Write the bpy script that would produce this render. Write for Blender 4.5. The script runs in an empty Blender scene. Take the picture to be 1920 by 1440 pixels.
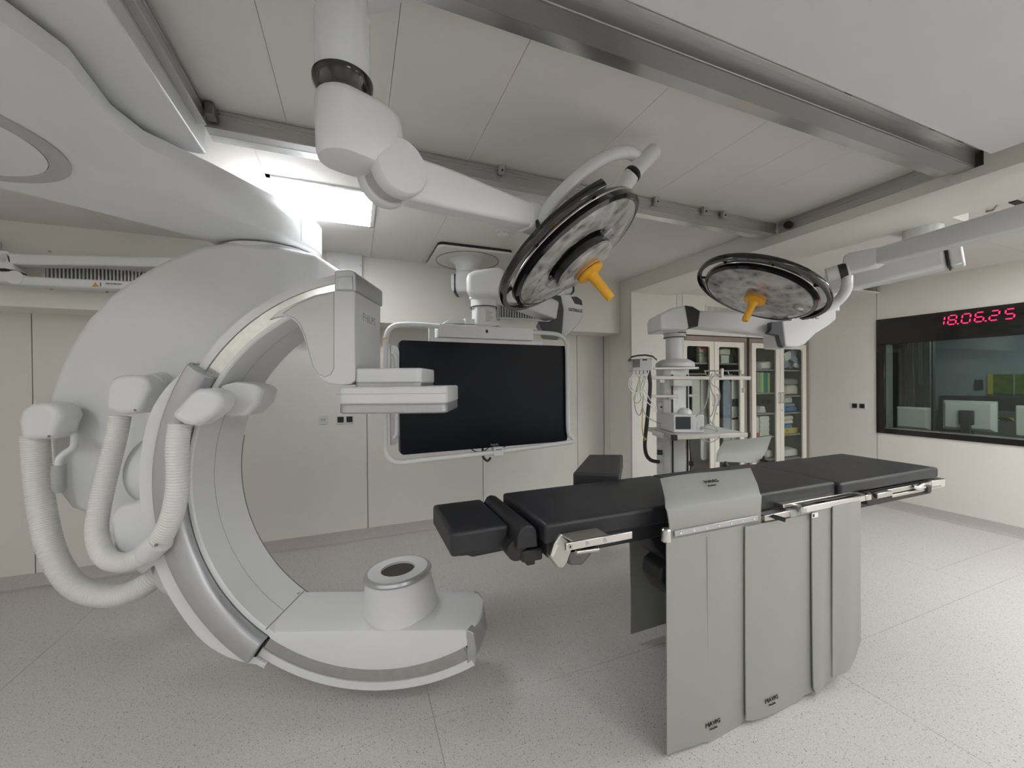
import bpy, bmesh, math, random
from mathutils import Vector, Matrix
random.seed(7)
sc = bpy.context.scene
COL = sc.collection

# ------------------------------------------------------------------ camera
F_PX, YAW, PITCH, ROLL = 740.4, math.radians(21.61), math.radians(-.353), math.radians(-.503)
CAM = Vector((0, 0, 1.55))
_f = Vector((math.sin(YAW)*math.cos(PITCH), math.cos(YAW)*math.cos(PITCH), math.sin(PITCH)))
_r0 = Vector((math.cos(YAW), -math.sin(YAW), 0)); _u0 = _r0.cross(_f)
_r = math.cos(ROLL)*_r0 + math.sin(ROLL)*_u0
_u = -math.sin(ROLL)*_r0 + math.cos(ROLL)*_u0
cd = bpy.data.cameras.new('camera'); cam = bpy.data.objects.new('camera', cd); COL.objects.link(cam)
cd.sensor_fit = 'HORIZONTAL'; cd.sensor_width = 36.0; cd.lens = 36.0*F_PX/1920.0; cd.clip_start = 0.02
cam.matrix_world = Matrix(((_r.x, _u.x, -_f.x, CAM.x), (_r.y, _u.y, -_f.y, CAM.y), (_r.z, _u.z, -_f.z, CAM.z), (0, 0, 0, 1)))
sc.camera = cam

# ------------------------------------------------------------------ world and exposure
w = bpy.data.worlds.new('world'); sc.world = w; w.use_nodes = True
w.node_tree.nodes['Background'].inputs[0].default_value = (.75, .76, .78, 1)
w.node_tree.nodes['Background'].inputs[1].default_value = 0.0
sc.view_settings.view_transform = 'Standard'; sc.view_settings.look = 'None'
sc.view_settings.gamma = 1.0; sc.view_settings.use_curve_mapping = False
sc.view_settings.exposure = 0.76
sc.cycles.diffuse_bounces = 5
sc.cycles.max_bounces = 8
sc.cycles.glossy_bounces = 3
sc.cycles.caustics_reflective = False
sc.cycles.adaptive_threshold = 0.025
PANEL_STRENGTH = 11.5        # the ceiling luminaires of the room
CONTROL_STRENGTH = 3.4      # the dim lamp of the control room behind the window

# ------------------------------------------------------------------ measuring helpers
def ray(px, py): return _r*((px-960)/F_PX) - _u*((py-720)/F_PX) + _f
def K(px, py, d): return CAM + ray(px, py)*d
def KX(px, py, X): q = ray(px, py); return CAM + q*((X-CAM.x)/q.x)
def KY(px, py, Y): q = ray(px, py); return CAM + q*((Y-CAM.y)/q.y)
def KZ(px, py, Z): q = ray(px, py); return CAM + q*((Z-CAM.z)/q.z)
V = Vector

# ------------------------------------------------------------------ materials
MATS = {}
def mat(name, col, rough=.5, metal=0., noise=.03, scale=40., bump=0., emit=None, estr=1., spec=.5, aniso=None, trans=0., alpha=1., coat=0.):
    m = bpy.data.materials.new(name); m.use_nodes = True; nt = m.node_tree; n = nt.nodes; l = nt.links
    p = n['Principled BSDF']
    p.inputs['Roughness'].default_value = rough; p.inputs['Metallic'].default_value = metal
    p.inputs['Specular IOR Level'].default_value = spec
    p.inputs['Transmission Weight'].default_value = trans; p.inputs['Alpha'].default_value = alpha
    p.inputs['Coat Weight'].default_value = coat
    tc = n.new('ShaderNodeTexCoord'); mp = n.new('ShaderNodeMapping'); l.new(tc.outputs['Object'], mp.inputs[0])
    if aniso: mp.inputs['Scale'].default_value = aniso
    nz = n.new('ShaderNodeTexNoise'); nz.inputs['Scale'].default_value = scale; nz.inputs['Detail'].default_value = 3
    l.new(mp.outputs[0], nz.inputs['Vector'])
    cr = n.new('ShaderNodeValToRGB'); e = cr.color_ramp.elements
    e[0].position = .25; e[1].position = .75
    e[0].color = (*[max(0, c*(1-noise)) for c in col], 1); e[1].color = (*[min(1, c*(1+noise)) for c in col], 1)
    l.new(nz.outputs['Fac'], cr.inputs[0]); l.new(cr.outputs[0], p.inputs['Base Color'])
    if bump:
        b = n.new('ShaderNodeBump'); b.inputs['Strength'].default_value = bump; b.inputs['Distance'].default_value = .002
        l.new(nz.outputs['Fac'], b.inputs['Height']); l.new(b.outputs[0], p.inputs['Normal'])
    if emit:
        p.inputs['Emission Color'].default_value = (*emit, 1); p.inputs['Emission Strength'].default_value = estr
    MATS[name] = m; return m
mat('wall', (.77, .752, .70), .42, noise=.012, scale=6)
mat('joint', (.23, .21, .18), .7)
mat('ceil_joint', (.50, .485, .455), .7)
mat('weld', (.44, .41, .395), .6)
mat('ceil', (.74, .72, .68), .55, noise=.012, scale=5)
mat('ceil_grey', (.66, .65, .63), .5, noise=.02, scale=8)
mat('base', (.50, .465, .455), .5, noise=.25, scale=260)
mat('alu', (.50, .50, .50), .38, .85, noise=.06, scale=20, aniso=(1, 30, 30))
mat('alu_light', (.72, .72, .71), .22, .9, noise=.03, scale=9, aniso=(1, 4, 4))
mat('dark_alu', (.17, .17, .175), .45, .5)
mat('white', (.69, .70, .71), .33, noise=.01, scale=8)
mat('white_gloss', (.72, .74, .76), .16, noise=.01, coat=.4)
mat('offwhite', (.63, .635, .625), .45, noise=.015)
mat('grey_pla', (.40, .41, .41), .4)
mat('silver', (.46, .47, .49), .32, .55, noise=.03)
mat('steel', (.56, .545, .51), .34, 1., noise=.05, scale=14, aniso=(1, 40, 40))
mat('steel_arc', (.56, .555, .53), .2, 1., noise=.08, scale=30)
mat('chrome', (.70, .69, .67), .22, 1., noise=.02)
mat('anthracite', (.055, .058, .066), .4)
mat('black', (.012, .012, .013), .45)
mat('black_gloss', (.010, .010, .011), .12, coat=.5)
mat('leather', (.021, .022, .026), .46, noise=.12, scale=500, bump=.12, spec=.5)
mat('black_pla', (.022, .022, .024), .5)
mat('drape', (.32, .328, .305), .55, noise=.04, scale=300, bump=.06)
mat('ink', (.02, .02, .02), .6)
mat('grey_ink', (.30, .31, .33), .5)
mat('yellow', (.78, .40, .02), .4, noise=.03)
mat('yellow_cable', (.72, .55, .12), .5)
mat('hose', (.70, .70, .675), .38, noise=.02)
mat('screen', (.007, .009, .014), .25, spec=.15)
mat('screen_dim', (.02, .025, .035), .2)
mat('cream', (.80, .765, .68), .45, noise=.012)
mat('brown_metal', (.33, .275, .24), .42, .35, noise=.04)
mat('shelf', (.36, .35, .34), .5)
mat('cab_inside', (.27, .265, .25), .6)
mat('paper', (.86, .86, .83), .7, noise=.05, scale=30)
mat('paper_warm', (.80, .77, .69), .7, noise=.05, scale=30)
mat('green_box', (.33, .52, .24), .6)
mat('teal_box', (.05, .27, .22), .6)
mat('lime_box', (.50, .66, .30), .6)
mat('blue_pack', (.12, .28, .58), .6)
mat('bluegrey_pack', (.36, .40, .50), .55, noise=.15, scale=15)
mat('yellow_pack', (.70, .58, .16), .6)
mat('red_tag', (.62, .10, .08), .5)
mat('orange', (.60, .30, .10), .5)
mat('window_black', (.008, .008, .009), .18, coat=.3)
mat('led', (.2, .0, .02), .5, emit=(1., .02, .11), estr=1.25)
mat('diffuser', (.9, .9, .9), .6, emit=(.975, .99, 1.), estr=PANEL_STRENGTH)
mat('diffuser_far', (.9, .9, .9), .6, emit=(.985, .99, 1.), estr=PANEL_STRENGTH)
mat('ctrl_diffuser', (.9, .9, .9), .6, emit=(.86, 1., .97), estr=CONTROL_STRENGTH)
mat('ctrl_wall', (.47, .54, .56), .6, noise=.03, scale=4)
mat('ctrl_dark', (.075, .08, .078), .5)
mat('ctrl_green', (.15, .25, .22), .35)
mat('ctrl_grey', (.20, .21, .215), .5)
mat('ctrl_white', (.66, .68, .63), .5)
mat('forest', (.15, .27, .04), .6, noise=.35, scale=9)
mat('hazard', (.75, .66, .10), .6)
mat('coll_window', (.06, .052, .05), .4, spec=.15)

def floor_mat():
    m = bpy.data.materials.new('vinyl'); m.use_nodes = True; nt = m.node_tree; n = nt.nodes; l = nt.links
    p = n['Principled BSDF']; p.inputs['Roughness'].default_value = .5; p.inputs['Specular IOR Level'].default_value = .4
    geo = n.new('ShaderNodeNewGeometry')
    def specks(scale, lo, hi, rnd):
        v = n.new('ShaderNodeTexVoronoi'); v.inputs['Scale'].default_value = scale; v.inputs['Randomness'].default_value = 1
        l.new(geo.outputs['Position'], v.inputs['Vector'])
        a = n.new('ShaderNodeMath'); a.operation = 'LESS_THAN'; a.inputs[1].default_value = hi
        l.new(v.outputs['Distance'], a.inputs[0])
        s = n.new('ShaderNodeSeparateColor'); l.new(v.outputs['Color'], s.inputs[0])
        b = n.new('ShaderNodeMath'); b.operation = 'LESS_THAN'; b.inputs[1].default_value = rnd
        l.new(s.outputs[0], b.inputs[0])
        c = n.new('ShaderNodeMath'); c.operation = 'MULTIPLY'; l.new(a.outputs[0], c.inputs[0]); l.new(b.outputs[0], c.inputs[1])
        return c
    nz = n.new('ShaderNodeTexNoise'); nz.inputs['Scale'].default_value = 130; nz.inputs['Detail'].default_value = 4
    l.new(geo.outputs['Position'], nz.inputs['Vector'])
    cr = n.new('ShaderNodeValToRGB'); e = cr.color_ramp.elements
    e[0].position = .3; e[0].color = (.525, .50, .488, 1); e[1].position = .7; e[1].color = (.64, .615, .603, 1)
    l.new(nz.outputs['Fac'], cr.inputs[0])
    last = cr.outputs[0]
    for sc_, hi, rnd, col in ((150, .34, .22, (.33, .305, .295)), (240, .36, .25, (.74, .72, .70)), (85, .21, .13, (.12, .11, .11))):
        k = specks(sc_, 0, hi, rnd)
        mx = n.new('ShaderNodeMix'); mx.data_type = 'RGBA'
        l.new(k.outputs[0], mx.inputs[0]); l.new(last, mx.inputs[6]); mx.inputs[7].default_value = (*col, 1)
        last = mx.outputs[2]
    l.new(last, p.inputs['Base Color'])
    MATS['vinyl'] = m
floor_mat()

def lens_mat():
    m = bpy.data.materials.new('lens'); m.use_nodes = True; nt = m.node_tree; n = nt.nodes; l = nt.links
    p = n['Principled BSDF']; p.inputs['Roughness'].default_value = .14; p.inputs['Coat Weight'].default_value = .6
    p.inputs['Metallic'].default_value = .1
    tc = n.new('ShaderNodeTexCoord')
    v = n.new('ShaderNodeTexVoronoi'); v.inputs['Scale'].default_value = 17; v.feature = 'F1'
    nz = n.new('ShaderNodeTexNoise'); nz.inputs['Scale'].default_value = 9; nz.inputs['Detail'].default_value = 3
    mx = n.new('ShaderNodeMix'); mx.data_type = 'VECTOR'; mx.inputs[0].default_value = .12
    l.new(tc.outputs['Object'], nz.inputs['Vector'])
    l.new(tc.outputs['Object'], mx.inputs[4]); l.new(nz.outputs['Color'], mx.inputs[5]); l.new(mx.outputs[1], v.inputs['Vector'])
    cr = n.new('ShaderNodeValToRGB'); e = cr.color_ramp.elements
    e[0].position = .03; e[0].color = (.07, .07, .075, 1); e[1].position = .8; e[1].color = (.50, .49, .475, 1)
    x = e.new(.26); x.color = (.27, .265, .26, 1)
    l.new(v.outputs['Distance'], cr.inputs[0]); l.new(cr.outputs[0], p.inputs['Base Color'])
    b = n.new('ShaderNodeBump'); b.inputs['Strength'].default_value = .5; b.inputs['Distance'].default_value = .01
    l.new(v.outputs['Distance'], b.inputs['Height']); l.new(b.outputs[0], p.inputs['Normal'])
    MATS['lens'] = m
lens_mat()
def glass_mat(name, tint, alpha, rough=.02):
    m = bpy.data.materials.new(name); m.use_nodes = True; nt = m.node_tree; n = nt.nodes; l = nt.links
    for x in list(n): n.remove(x)
    out = n.new('ShaderNodeOutputMaterial'); t = n.new('ShaderNodeBsdfTransparent'); g = n.new('ShaderNodeBsdfGlossy')
    g.inputs['Roughness'].default_value = rough; t.inputs[0].default_value = (*tint, 1)
    fr = n.new('ShaderNodeLayerWeight'); pw = n.new('ShaderNodeMath'); pw.operation = 'POWER'; pw.inputs[1].default_value = 5
    l.new(fr.outputs['Facing'], pw.inputs[0])
    mt = n.new('ShaderNodeMath'); mt.operation = 'MULTIPLY_ADD'; mt.inputs[1].default_value = .5; mt.inputs[2].default_value = alpha; l.new(pw.outputs[0], mt.inputs[0])
    mx = n.new('ShaderNodeMixShader'); l.new(mt.outputs[0], mx.inputs[0]); l.new(t.outputs[0], mx.inputs[1]); l.new(g.outputs[0], mx.inputs[2])
    l.new(mx.outputs[0], out.inputs[0]); MATS[name] = m
glass_mat('glass', (.86, .90, .88), .05)
glass_mat('cab_glass', (.90, .92, .90), .06)

# ------------------------------------------------------------------ mesh builder
class B:
    def __init__(s): s.v = []; s.f = []
    def add(s, vs, fs):
        o = len(s.v); s.v += [V(x) for x in vs]; s.f += [tuple(i+o for i in f) for f in fs]; return s
    def ob(s, c, a, b, e):
        c, a, b, e = V(c), V(a), V(b), V(e)
        vs = [c+i*a+j*b+k*e for k in (-1, 1) for j in (-1, 1) for i in (-1, 1)]
        return s.add(vs, [(0, 2, 3, 1), (4, 5, 7, 6), (0, 1, 5, 4), (2, 6, 7, 3), (0, 4, 6, 2), (1, 3, 7, 5)])
    def box(s, x0, x1, y0, y1, z0, z1):
        return s.ob(((x0+x1)/2, (y0+y1)/2, (z0+z1)/2), ((x1-x0)/2, 0, 0), (0, (y1-y0)/2, 0), (0, 0, (z1-z0)/2))
    def prism(s, pts, vec):
        n = len(pts); pts = [V(p) for p in pts]; vec = V(vec)
        return s.add(pts+[p+vec for p in pts], [tuple(range(n))[::-1], tuple(range(n, 2*n))]+[(i, (i+1) % n, n+(i+1) % n, n+i) for i in range(n)])
    def loft(s, rings, cap=True, loop=False):
        n = len(rings[0]); vs = [p for r in rings for p in r]; fs = []; m = len(rings)
        for k in range(m if loop else m-1):
            a, b = k*n, ((k+1) % m)*n
            fs += [(a+i, a+(i+1) % n, b+(i+1) % n, b+i) for i in range(n)]
        if cap and not loop: fs += [tuple(range(n))[::-1], tuple(range((m-1)*n, m*n))]
        return s.add(vs, fs)
    def tube(s, pts, r, n=12, cap=True, loop=False, sq=None):
        pts = [V(p) for p in pts]; m = len(pts); R = r if isinstance(r, (list, tuple)) else [r]*m
        tg = []
        for i in range(m):
            a = pts[(i-1) % m] if loop else pts[max(i-1, 0)]; b = pts[(i+1) % m] if loop else pts[min(i+1, m-1)]
            tg.append((b-a).normalized())
        up = V((0, 0, 1)) if abs(tg[0].z) < .9 else V((1, 0, 0))
        x = tg[0].cross(up).normalized(); rings = []
        for i in range(m):
            x = (x-tg[i]*x.dot(tg[i])).normalized(); y = tg[i].cross(x)
            if sq: rings.append([pts[i]+x*(sq[0]*a)+y*(sq[1]*b) for a, b in ((-1, -1), (1, -1), (1, 1), (-1, 1))])
            else: rings.append([pts[i]+(x*math.cos(t)+y*math.sin(t))*R[i] for t in (2*math.pi*k/n for k in range(n))])
        return s.loft(rings, cap, loop)
    def lathe(s, o, axis, prof, n=32, loop=False):
        o = V(o); ax = V(axis).normalized(); up = V((0, 0, 1)) if abs(ax.z) < .9 else V((1, 0, 0))
        x = ax.cross(up).normalized(); y = ax.cross(x)
        rings = [[o+ax*h+(x*math.cos(t)+y*math.sin(t))*max(r, 1e-4) for t in (2*math.pi*k/n for k in range(n))] for r, h in prof]
        return s.loft(rings, True, loop)
    def cyl(s, a, b, r, n=20):
        a, b = V(a), V(b); return s.lathe(a, b-a, [(r, 0), (r, (b-a).length)], n)
    def ball(s, c, r, n=16):
        return s.lathe(c, (0, 0, 1), [(r*math.sin(t), -r*math.cos(t)) for t in (math.pi*k/10 for k in range(11))], n)
    def build(s, name, m, parent=None, bevel=0, seg=2, smooth=True, ang=38, label=None):
        me = bpy.data.meshes.new(name)
        me.from_pydata([tuple(p) for p in s.v], [], s.f); me.validate()
        bm = bmesh.new(); bm.from_mesh(me); bmesh.ops.recalc_face_normals(bm, faces=bm.faces); bm.to_mesh(me); bm.free()
        if smooth:
            me.shade_smooth(); me.set_sharp_from_angle(angle=math.radians(ang))
        me.materials.append(MATS[m] if isinstance(m, str) else m)
        o = bpy.data.objects.new(name, me); COL.objects.link(o)
        if parent is not None: attach(o, parent)
        if bevel:
            md = o.modifiers.new('bevel', 'BEVEL'); md.width = bevel; md.segments = seg; md.limit_method = 'ANGLE'; md.angle_limit = math.radians(ang)
            md.harden_normals = False
        if label: o['label'] = label
        return o
def attach(o, parent):
    """parts are modelled in room coordinates: undo the offset of the thing's base"""
    o.parent = parent
    o.matrix_parent_inverse = Matrix.Translation(-parent.location) if parent.type == 'EMPTY' else Matrix.Identity(4)
def T(name, label, cat, loc=(0, 0, 0), group=None, kind=None):
    o = bpy.data.objects.new(name, None); COL.objects.link(o); o.location = loc; o.empty_display_size = .1
    return tag(o, label, cat, group, kind)
def tag(o, label=None, cat=None, group=None, kind=None):
    if label: o['label'] = label
    if cat: o['category'] = cat
    if group: o['group'] = group
    if kind: o['kind'] = kind
    return o
def shift(o, off, parent=None):
    c = o.copy(); COL.objects.link(c); c.location = o.location+V(off)
    return c
def curve(pts, k=8, loop=False):
    pts = [V(p) for p in pts]; n = len(pts); out = []
    for i in range(n if loop else n-1):
        g = (lambda j: pts[j % n]) if loop else (lambda j: pts[min(max(j, 0), n-1)])
        a, b, c, d = g(i-1), g(i), g(i+1), g(i+2)
        for t in (q/k for q in range(k)):
            out.append(.5*((2*b)+(c-a)*t+(2*a-5*b+4*c-d)*t*t+(3*b-a-3*c+d)*t**3))
    if not loop: out.append(pts[-1])
    return out
def rrect(w, h, r, k=5):
    out = []
    for cx, cy, a in ((w/2-r, h/2-r, 0), (-w/2+r, h/2-r, 90), (-w/2+r, -h/2+r, 180), (w/2-r, -h/2+r, 270)):
        out += [(cx+r*math.cos(math.radians(a+90*i/k)), cy+r*math.sin(math.radians(a+90*i/k))) for i in range(k+1)]
    return out
def plane_pts(o, u, v, pts): return [V(o)+V(u)*a+V(v)*b for a, b in pts]
def text(s, o, u, v, size, name, m, parent, depth=.0012, align='CENTER', shear=0., sx=1.):
    c = bpy.data.curves.new('text_tmp', 'FONT'); c.body = s; c.size = size; c.extrude = depth; c.align_x = align; c.align_y = 'CENTER'; c.resolution_u = 3; c.shear = shear
    t = bpy.data.objects.new('text_tmp', c); COL.objects.link(t)
    me = bpy.data.meshes.new_from_object(t.evaluated_get(bpy.context.evaluated_depsgraph_get()))
    bpy.data.objects.remove(t); bpy.data.curves.remove(c)
    u, v = V(u).normalized(), V(v).normalized(); n = u.cross(v); o = V(o)
    b = B(); b.add([o+u*(p.co.x*sx)+v*p.co.y+n*p.co.z for p in me.vertices], [tuple(f.vertices) for f in me.polygons])
    bpy.data.meshes.remove(me)
    return b.build(name, m, parent, smooth=False)
X_, Y_, Z_ = V((1, 0, 0)), V((0, 1, 0)), V((0, 0, 1))
# ------------------------------------------------------------------ the room
XL, XR, YF, YB, YC = -3.4, 5.95, -2.6, 4.19, 3.65
XN = 2.9                       # the corner where the cabinet wall stands forward of the back wall
ZC = 2.70; ZB = 2.55; ZR = 2.675
def struct(name, b, m, label, bevel=0, cat=None):
    return tag(b.build(name, m, bevel=bevel), label, cat, kind='structure')
fl = struct('floor', B().box(XL, XR, YF, YB, -.12, -.003), 'weld', 'light grey speckled vinyl floor in welded sheets')
sheets = []
for x0, x1, ys in ((XL, -1.7, (YF, -.3, 1.83, YB)), (-1.7, .32, (YF, -.3, 1.83, YB)), (.32, 2.34, (YF, -.3, 1.83, YB)),
                   (2.34, 4.33, (YF, -.6, 1.41, 3.6, YB)), (4.33, XR, (YF, -.6, 1.41, 1.70, YB))):
    for y0, y1 in zip(ys, ys[1:]):
        B().box(x0+.0012, x1-.0012, y0+.0012, y1-.0012, -.004, 0).build('vinyl_sheet', 'vinyl', fl)

def panel_wall(name, label, cuts, frame, zlo, zhi, holes=None, thick=.02, gap=.006):
    """frame: (origin, along, outward normal); panels are thin boards on a dark backing"""
    o, a, nrm = V(frame[0]), V(frame[1]), V(frame[2])
    L = cuts[-1]
    bk = B().ob(o+a*((cuts[0]+L)/2)-nrm*(thick+.08)+Z_*((zlo+zhi)/2), a*((L-cuts[0])/2), nrm*.08, Z_*((zhi-zlo)/2))
    w_ = struct(name, bk, 'joint', label)
    for s0, s1 in zip(cuts, cuts[1:]):
        zz = [(zlo, zhi)] if not holes else holes(s0, s1)
        for z0, z1 in zz:
            B().ob(o+a*((s0+s1)/2)-nrm*(thick/2)+Z_*((z0+z1)/2), a*((s1-s0)/2-gap/2), nrm*(thick/2), Z_*((z1-z0)/2)).build('wall_panel', 'wall', w_, bevel=.0015, seg=1)
    return w_
xb = lambda px: KY(px, 800, YB).x
wb = panel_wall('wall_back', 'beige laminate panel wall behind the large monitor', [XL, xb(62), xb(62)+1.35, xb(688), xb(905), xb(1083), XN], (V((0, YB, 0)), X_, -Y_), .1, 2.12)
wr = panel_wall('wall_return', 'short beige wall facing sideways beside the back wall soffit', [YC+.021, KX(1143, 800, XN).y, YB], (V((XN, 0, 0)), Y_, -X_), .1, 2.72)
# cabinet wall: a strip beside the pendant, a panel and the wall above the two cabinets
xc = lambda px: KY(px, 640, YC).x
CX0, CX1, CX2 = xc(1280), xc(1400), XR-.02
def hole_cab(s0, s1): return [(.1, 2.72)] if s0 < CX0-.02 else [(2.10, 2.72)]
wc = panel_wall('wall_cabinets', 'beige panel wall that the glass cabinets are built into', [XN, xc(1269), CX0, CX1, XR], (V((0, YC, 0)), X_, -Y_), .1, 2.72, hole_cab)
wc.data.materials.clear(); wc.data.materials.append(MATS['joint'])
# the backing of the cabinet wall must leave the cabinet niches open
bm_ = B().box(XN+.03, CX0, YC+.02, YC+.1, 0, 2.72).box(CX0, XR, YC+.02, YC+.1, 2.10, 2.72)
me_ = bm_.build('tmp', 'joint').data; tmp = [o for o in bpy.data.objects if o.data == me_][0]; wc.data = me_; bpy.data.objects.remove(tmp)
# right wall with the window opening
WY0, WY1, WZ0, WZ1 = .15, KX(1644, 700, XR).y, .885, 2.265
def hole_win(s0, s1): return [(.1, 2.72)] if s0 > WY1-.02 or s0 < WY0-.02 else [(.1, WZ0), (WZ1, 2.72)]
wrt = panel_wall('wall_right', 'beige panel wall with the black framed observation window', [YF, -1.1, WY0, WY1, YC], (V((XR, 0, 0)), Y_, -X_), .1, 2.72, hole_win)
bm_ = B().box(XR+.02, XR+.16, YF, WY0, 0, 2.72).box(XR+.02, XR+.16, WY1, YC+.1, 0, 2.72).box(XR+.02, XR+.16, WY0, WY1, 0, WZ0).box(XR+.02, XR+.16, WY0, WY1, WZ1, 2.72)
me_ = bm_.build('tmp', 'joint').data; tmp = [o for o in bpy.data.objects if o.data == me_][0]; wrt.data = me_; bpy.data.objects.remove(tmp)
wl = panel_wall('wall_left', 'beige laminate panel wall at the left end of the room', [YF, -1.4, -.2, 1., 2.2, 3.3, YB], (V((XL, 0, 0)), Y_, X_), .1, 2.72)
wf = panel_wall('wall_front', 'beige laminate panel wall on the near side of the room', [XL, -2.2, -1, .2, 1.4, 2.6, 3.8, 5, XR], (V((0, YF, 0)), X_, Y_), .1, 2.72)
# baseboards: coved vinyl
def cove(name, label, o, a, n_, L0, L1):
    prof = [(0, .103), (.006, .103), (.008, .03), (.02, .008), (.045, .0015), (0, .0015)]
    r0 = [V(o)+V(a)*L0+V(n_)*p+Z_*q for p, q in prof]; r1 = [V(o)+V(a)*L1+V(n_)*p+Z_*q for p, q in prof]
    return struct(name, B().loft([r0, r1]), 'base', label)
cove('baseboard_back', 'speckled grey coved vinyl skirting along the back wall', (0, YB, 0), X_, -Y_, XL, XN)
cove('baseboard_return', 'short speckled vinyl skirting on the sideways facing wall', (XN, 0, 0), Y_, -X_, YC, YB)
cove('baseboard_cabinets', 'speckled vinyl skirting below the cabinet wall', (0, YC, 0), X_, -Y_, XN, XR)
cove('baseboard_right', 'speckled grey coved vinyl skirting below the observation window', (XR, 0, 0), Y_, -X_, YF, YC)
cove('baseboard_left', 'speckled vinyl skirting along the left end wall', (XL, 0, 0), Y_, X_, YF, YB)
cove('baseboard_front', 'speckled vinyl skirting along the near side wall', (0, YF, 0), X_, Y_, XL, XR)
# ceiling with panels
ce = struct('ceiling', B().box(XL, XR+.1, YF, YB, ZC+.014, ZC+.1), 'ceil_joint', 'beige metal panel ceiling')
def cpanel(x0, x1, y0, y1, z=ZC):
    B().box(x0+.0009, x1-.0009, y0+.0009, y1-.0009, z, z+.016).build('ceiling_panel', 'ceil', ce)
for ys, xs in (((1.98, YB), (XL, -2.2, -1.62, -1.03, -.45)), ((1.98, 2.5, 3.1, YB), (-.45, .14)), ((1.98, YB), (.14, .60, 1.16, 2.05, XN)),
               ((1.02, 1.98), (-.57, -.27, .14, .56, 1.156, 1.72, 2.05, 2.35, XN)), ((YF, -.3, 1.02), (XL, -2.2, -1.03, .14, 1.16, 2.05, XN)), ((1.02, 1.98), (XL, -2.2, -1.03, -.57))):
    for x0, x1 in zip(xs, xs[1:]):
        for y0, y1 in zip(ys, ys[1:]): cpanel(x0, x1, y0, y1)
for y0, y1 in ((YF, -1.), (-1., .4), (.4, 1.6), (1.6, 2.82)): cpanel(3.47, XR, y0, y1, ZR)
cpanel(3.47, XR, 2.82, YC, 2.585)
struct('trim_1', B().box(XN, 3.47, YF, YC, ZB, ZC+.05), 'wall', 'beige boxed ceiling beam running past the rail frame', .002)
struct('trim_2', B().box(XL, XN, 3.845, YB, 2.105, ZC+.01), 'wall', 'deep beige soffit box above the back wall', .002)
# ------------------------------------------------------------------ luminaires
def luminaire(x, y, z, label, group='square ceiling light panels', s=.29, dm='diffuser', off=None):
    end = '' if off is None else '_%s_offscreen' % off
    t = T('ceiling_light'+end, label, 'light', (x, y, z), group)
    fr = B()
    for a, b, c_, d in ((-s, s, -s, -s+.022), (-s, s, s-.022, s), (-s, -s+.022, -s, s), (s-.022, s, -s, s)):
        fr.box(x+a, x+b, y+c_, y+d, z-.010, z+.002)
    fr.build('frame', 'white', t)
    B().box(x-s+.018, x+s-.018, y-s+.018, y+s-.018, z-.006, z+.001).build('diffuser'+end, dm, t)
    return t
luminaire(-.158, 2.80, ZC, 'square ceiling light panel glowing between the machine arm and the monitor', dm='diffuser_far')
# more panels, unseen and inferred; number and places set for brightness, behind and beside the camera
for x, y, z, off, label in (
        (-2.6, -.6, ZC, 'left_near', 'square ceiling light panel by the left end wall, nearer the near side wall'),
        (-2.6, .8, ZC, 'left_middle', 'square ceiling light panel halfway along the left end wall'),
        (-1.2, -1.6, ZC, 'near_left', 'square ceiling light panel along the near side wall, towards the left end wall'),
        (1.0, -1.6, ZC, 'near_middle', 'square ceiling light panel halfway along the near side wall'),
        (1.9, -.5, ZC, 'carriage', 'square ceiling light panel just behind the flat white carriage'),
        (4.2, -1.4, ZR, 'window_near_inner', 'square ceiling light panel near the corner, one row in from the window wall'),
        (5.2, -1.4, ZR, 'window_near_outer', 'square ceiling light panel in the corner beside the window wall'),
        (4.2, -.4, ZR, 'window_middle_inner', 'square ceiling light panel in the middle of the row in from the window wall'),
        (5.2, -.4, ZR, 'window_middle_outer', 'square ceiling light panel in the middle of the row beside the window wall'),
        (4.2, .5, ZR, 'window_far_inner', 'square ceiling light panel at the table end of the row in from the window wall'),
        (5.0, .9, ZR, 'window_far_outer', 'square ceiling light panel above the observation window, beside the lamp arm')):
    luminaire(x, y, z, label, off=off)
# ------------------------------------------------------------------ rails of the ceiling frame
def rail(name, label, along, s0, s1, face, zt=ZC, zb=2.62, w=.055, inner=None, steps=True):
    """along 'x' or 'y'; face = coordinate of the visible side and sign of its normal"""
    c, sg = face
    t = T(name, label, 'rail', ((s0+s1)/2 if along == 'x' else c, c if along == 'x' else (s0+s1)/2, zb), 'ceiling rail frame')
    def bx(a0, a1, z0, z1, s0=s0, s1=s1):
        lo, hi = sorted((c-sg*a0, c-sg*a1))
        return B().box(s0, s1, lo, hi, z0, z1) if along == 'x' else B().box(lo, hi, s0, s1, z0, z1)
    bx(.006, w, zb, zt).build('web', 'alu', t, bevel=.001, seg=1)
    bx(.0, .02, zt-.018, zt-.006).build('top_flange', 'alu', t, bevel=.001, seg=1)
    bx(.0, .02, zt-.036, zt-.028).build('lip', 'alu', t, bevel=.001, seg=1)
    bx(.0, w, zb-.003, zb+.010).build('bottom_flange', 'alu', t, bevel=.001, seg=1)
    bx(w, w+.055, zb-.004, zb+.006).build('reflector_strip', 'alu_light', t)
    return t, bx
rA, bxA = rail('ceiling_rail', 'long aluminium ceiling rail on the far side of the rail frame', 'x', -.57, XN-.004, (1.99, -1))
for px in (905, 1242, 1372, 1428):
    x = KZ(px, 372, 2.67).x
    b = B().box(x-.016, x+.016, 1.965, 1.99, 2.655, 2.70); k = b.build('clamp', 'grey_pla', rA, bevel=.003)
    B().cyl((x, 1.966, 2.668), (x, 1.958, 2.668), .005, 8).build('screw', 'black', k)
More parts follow.
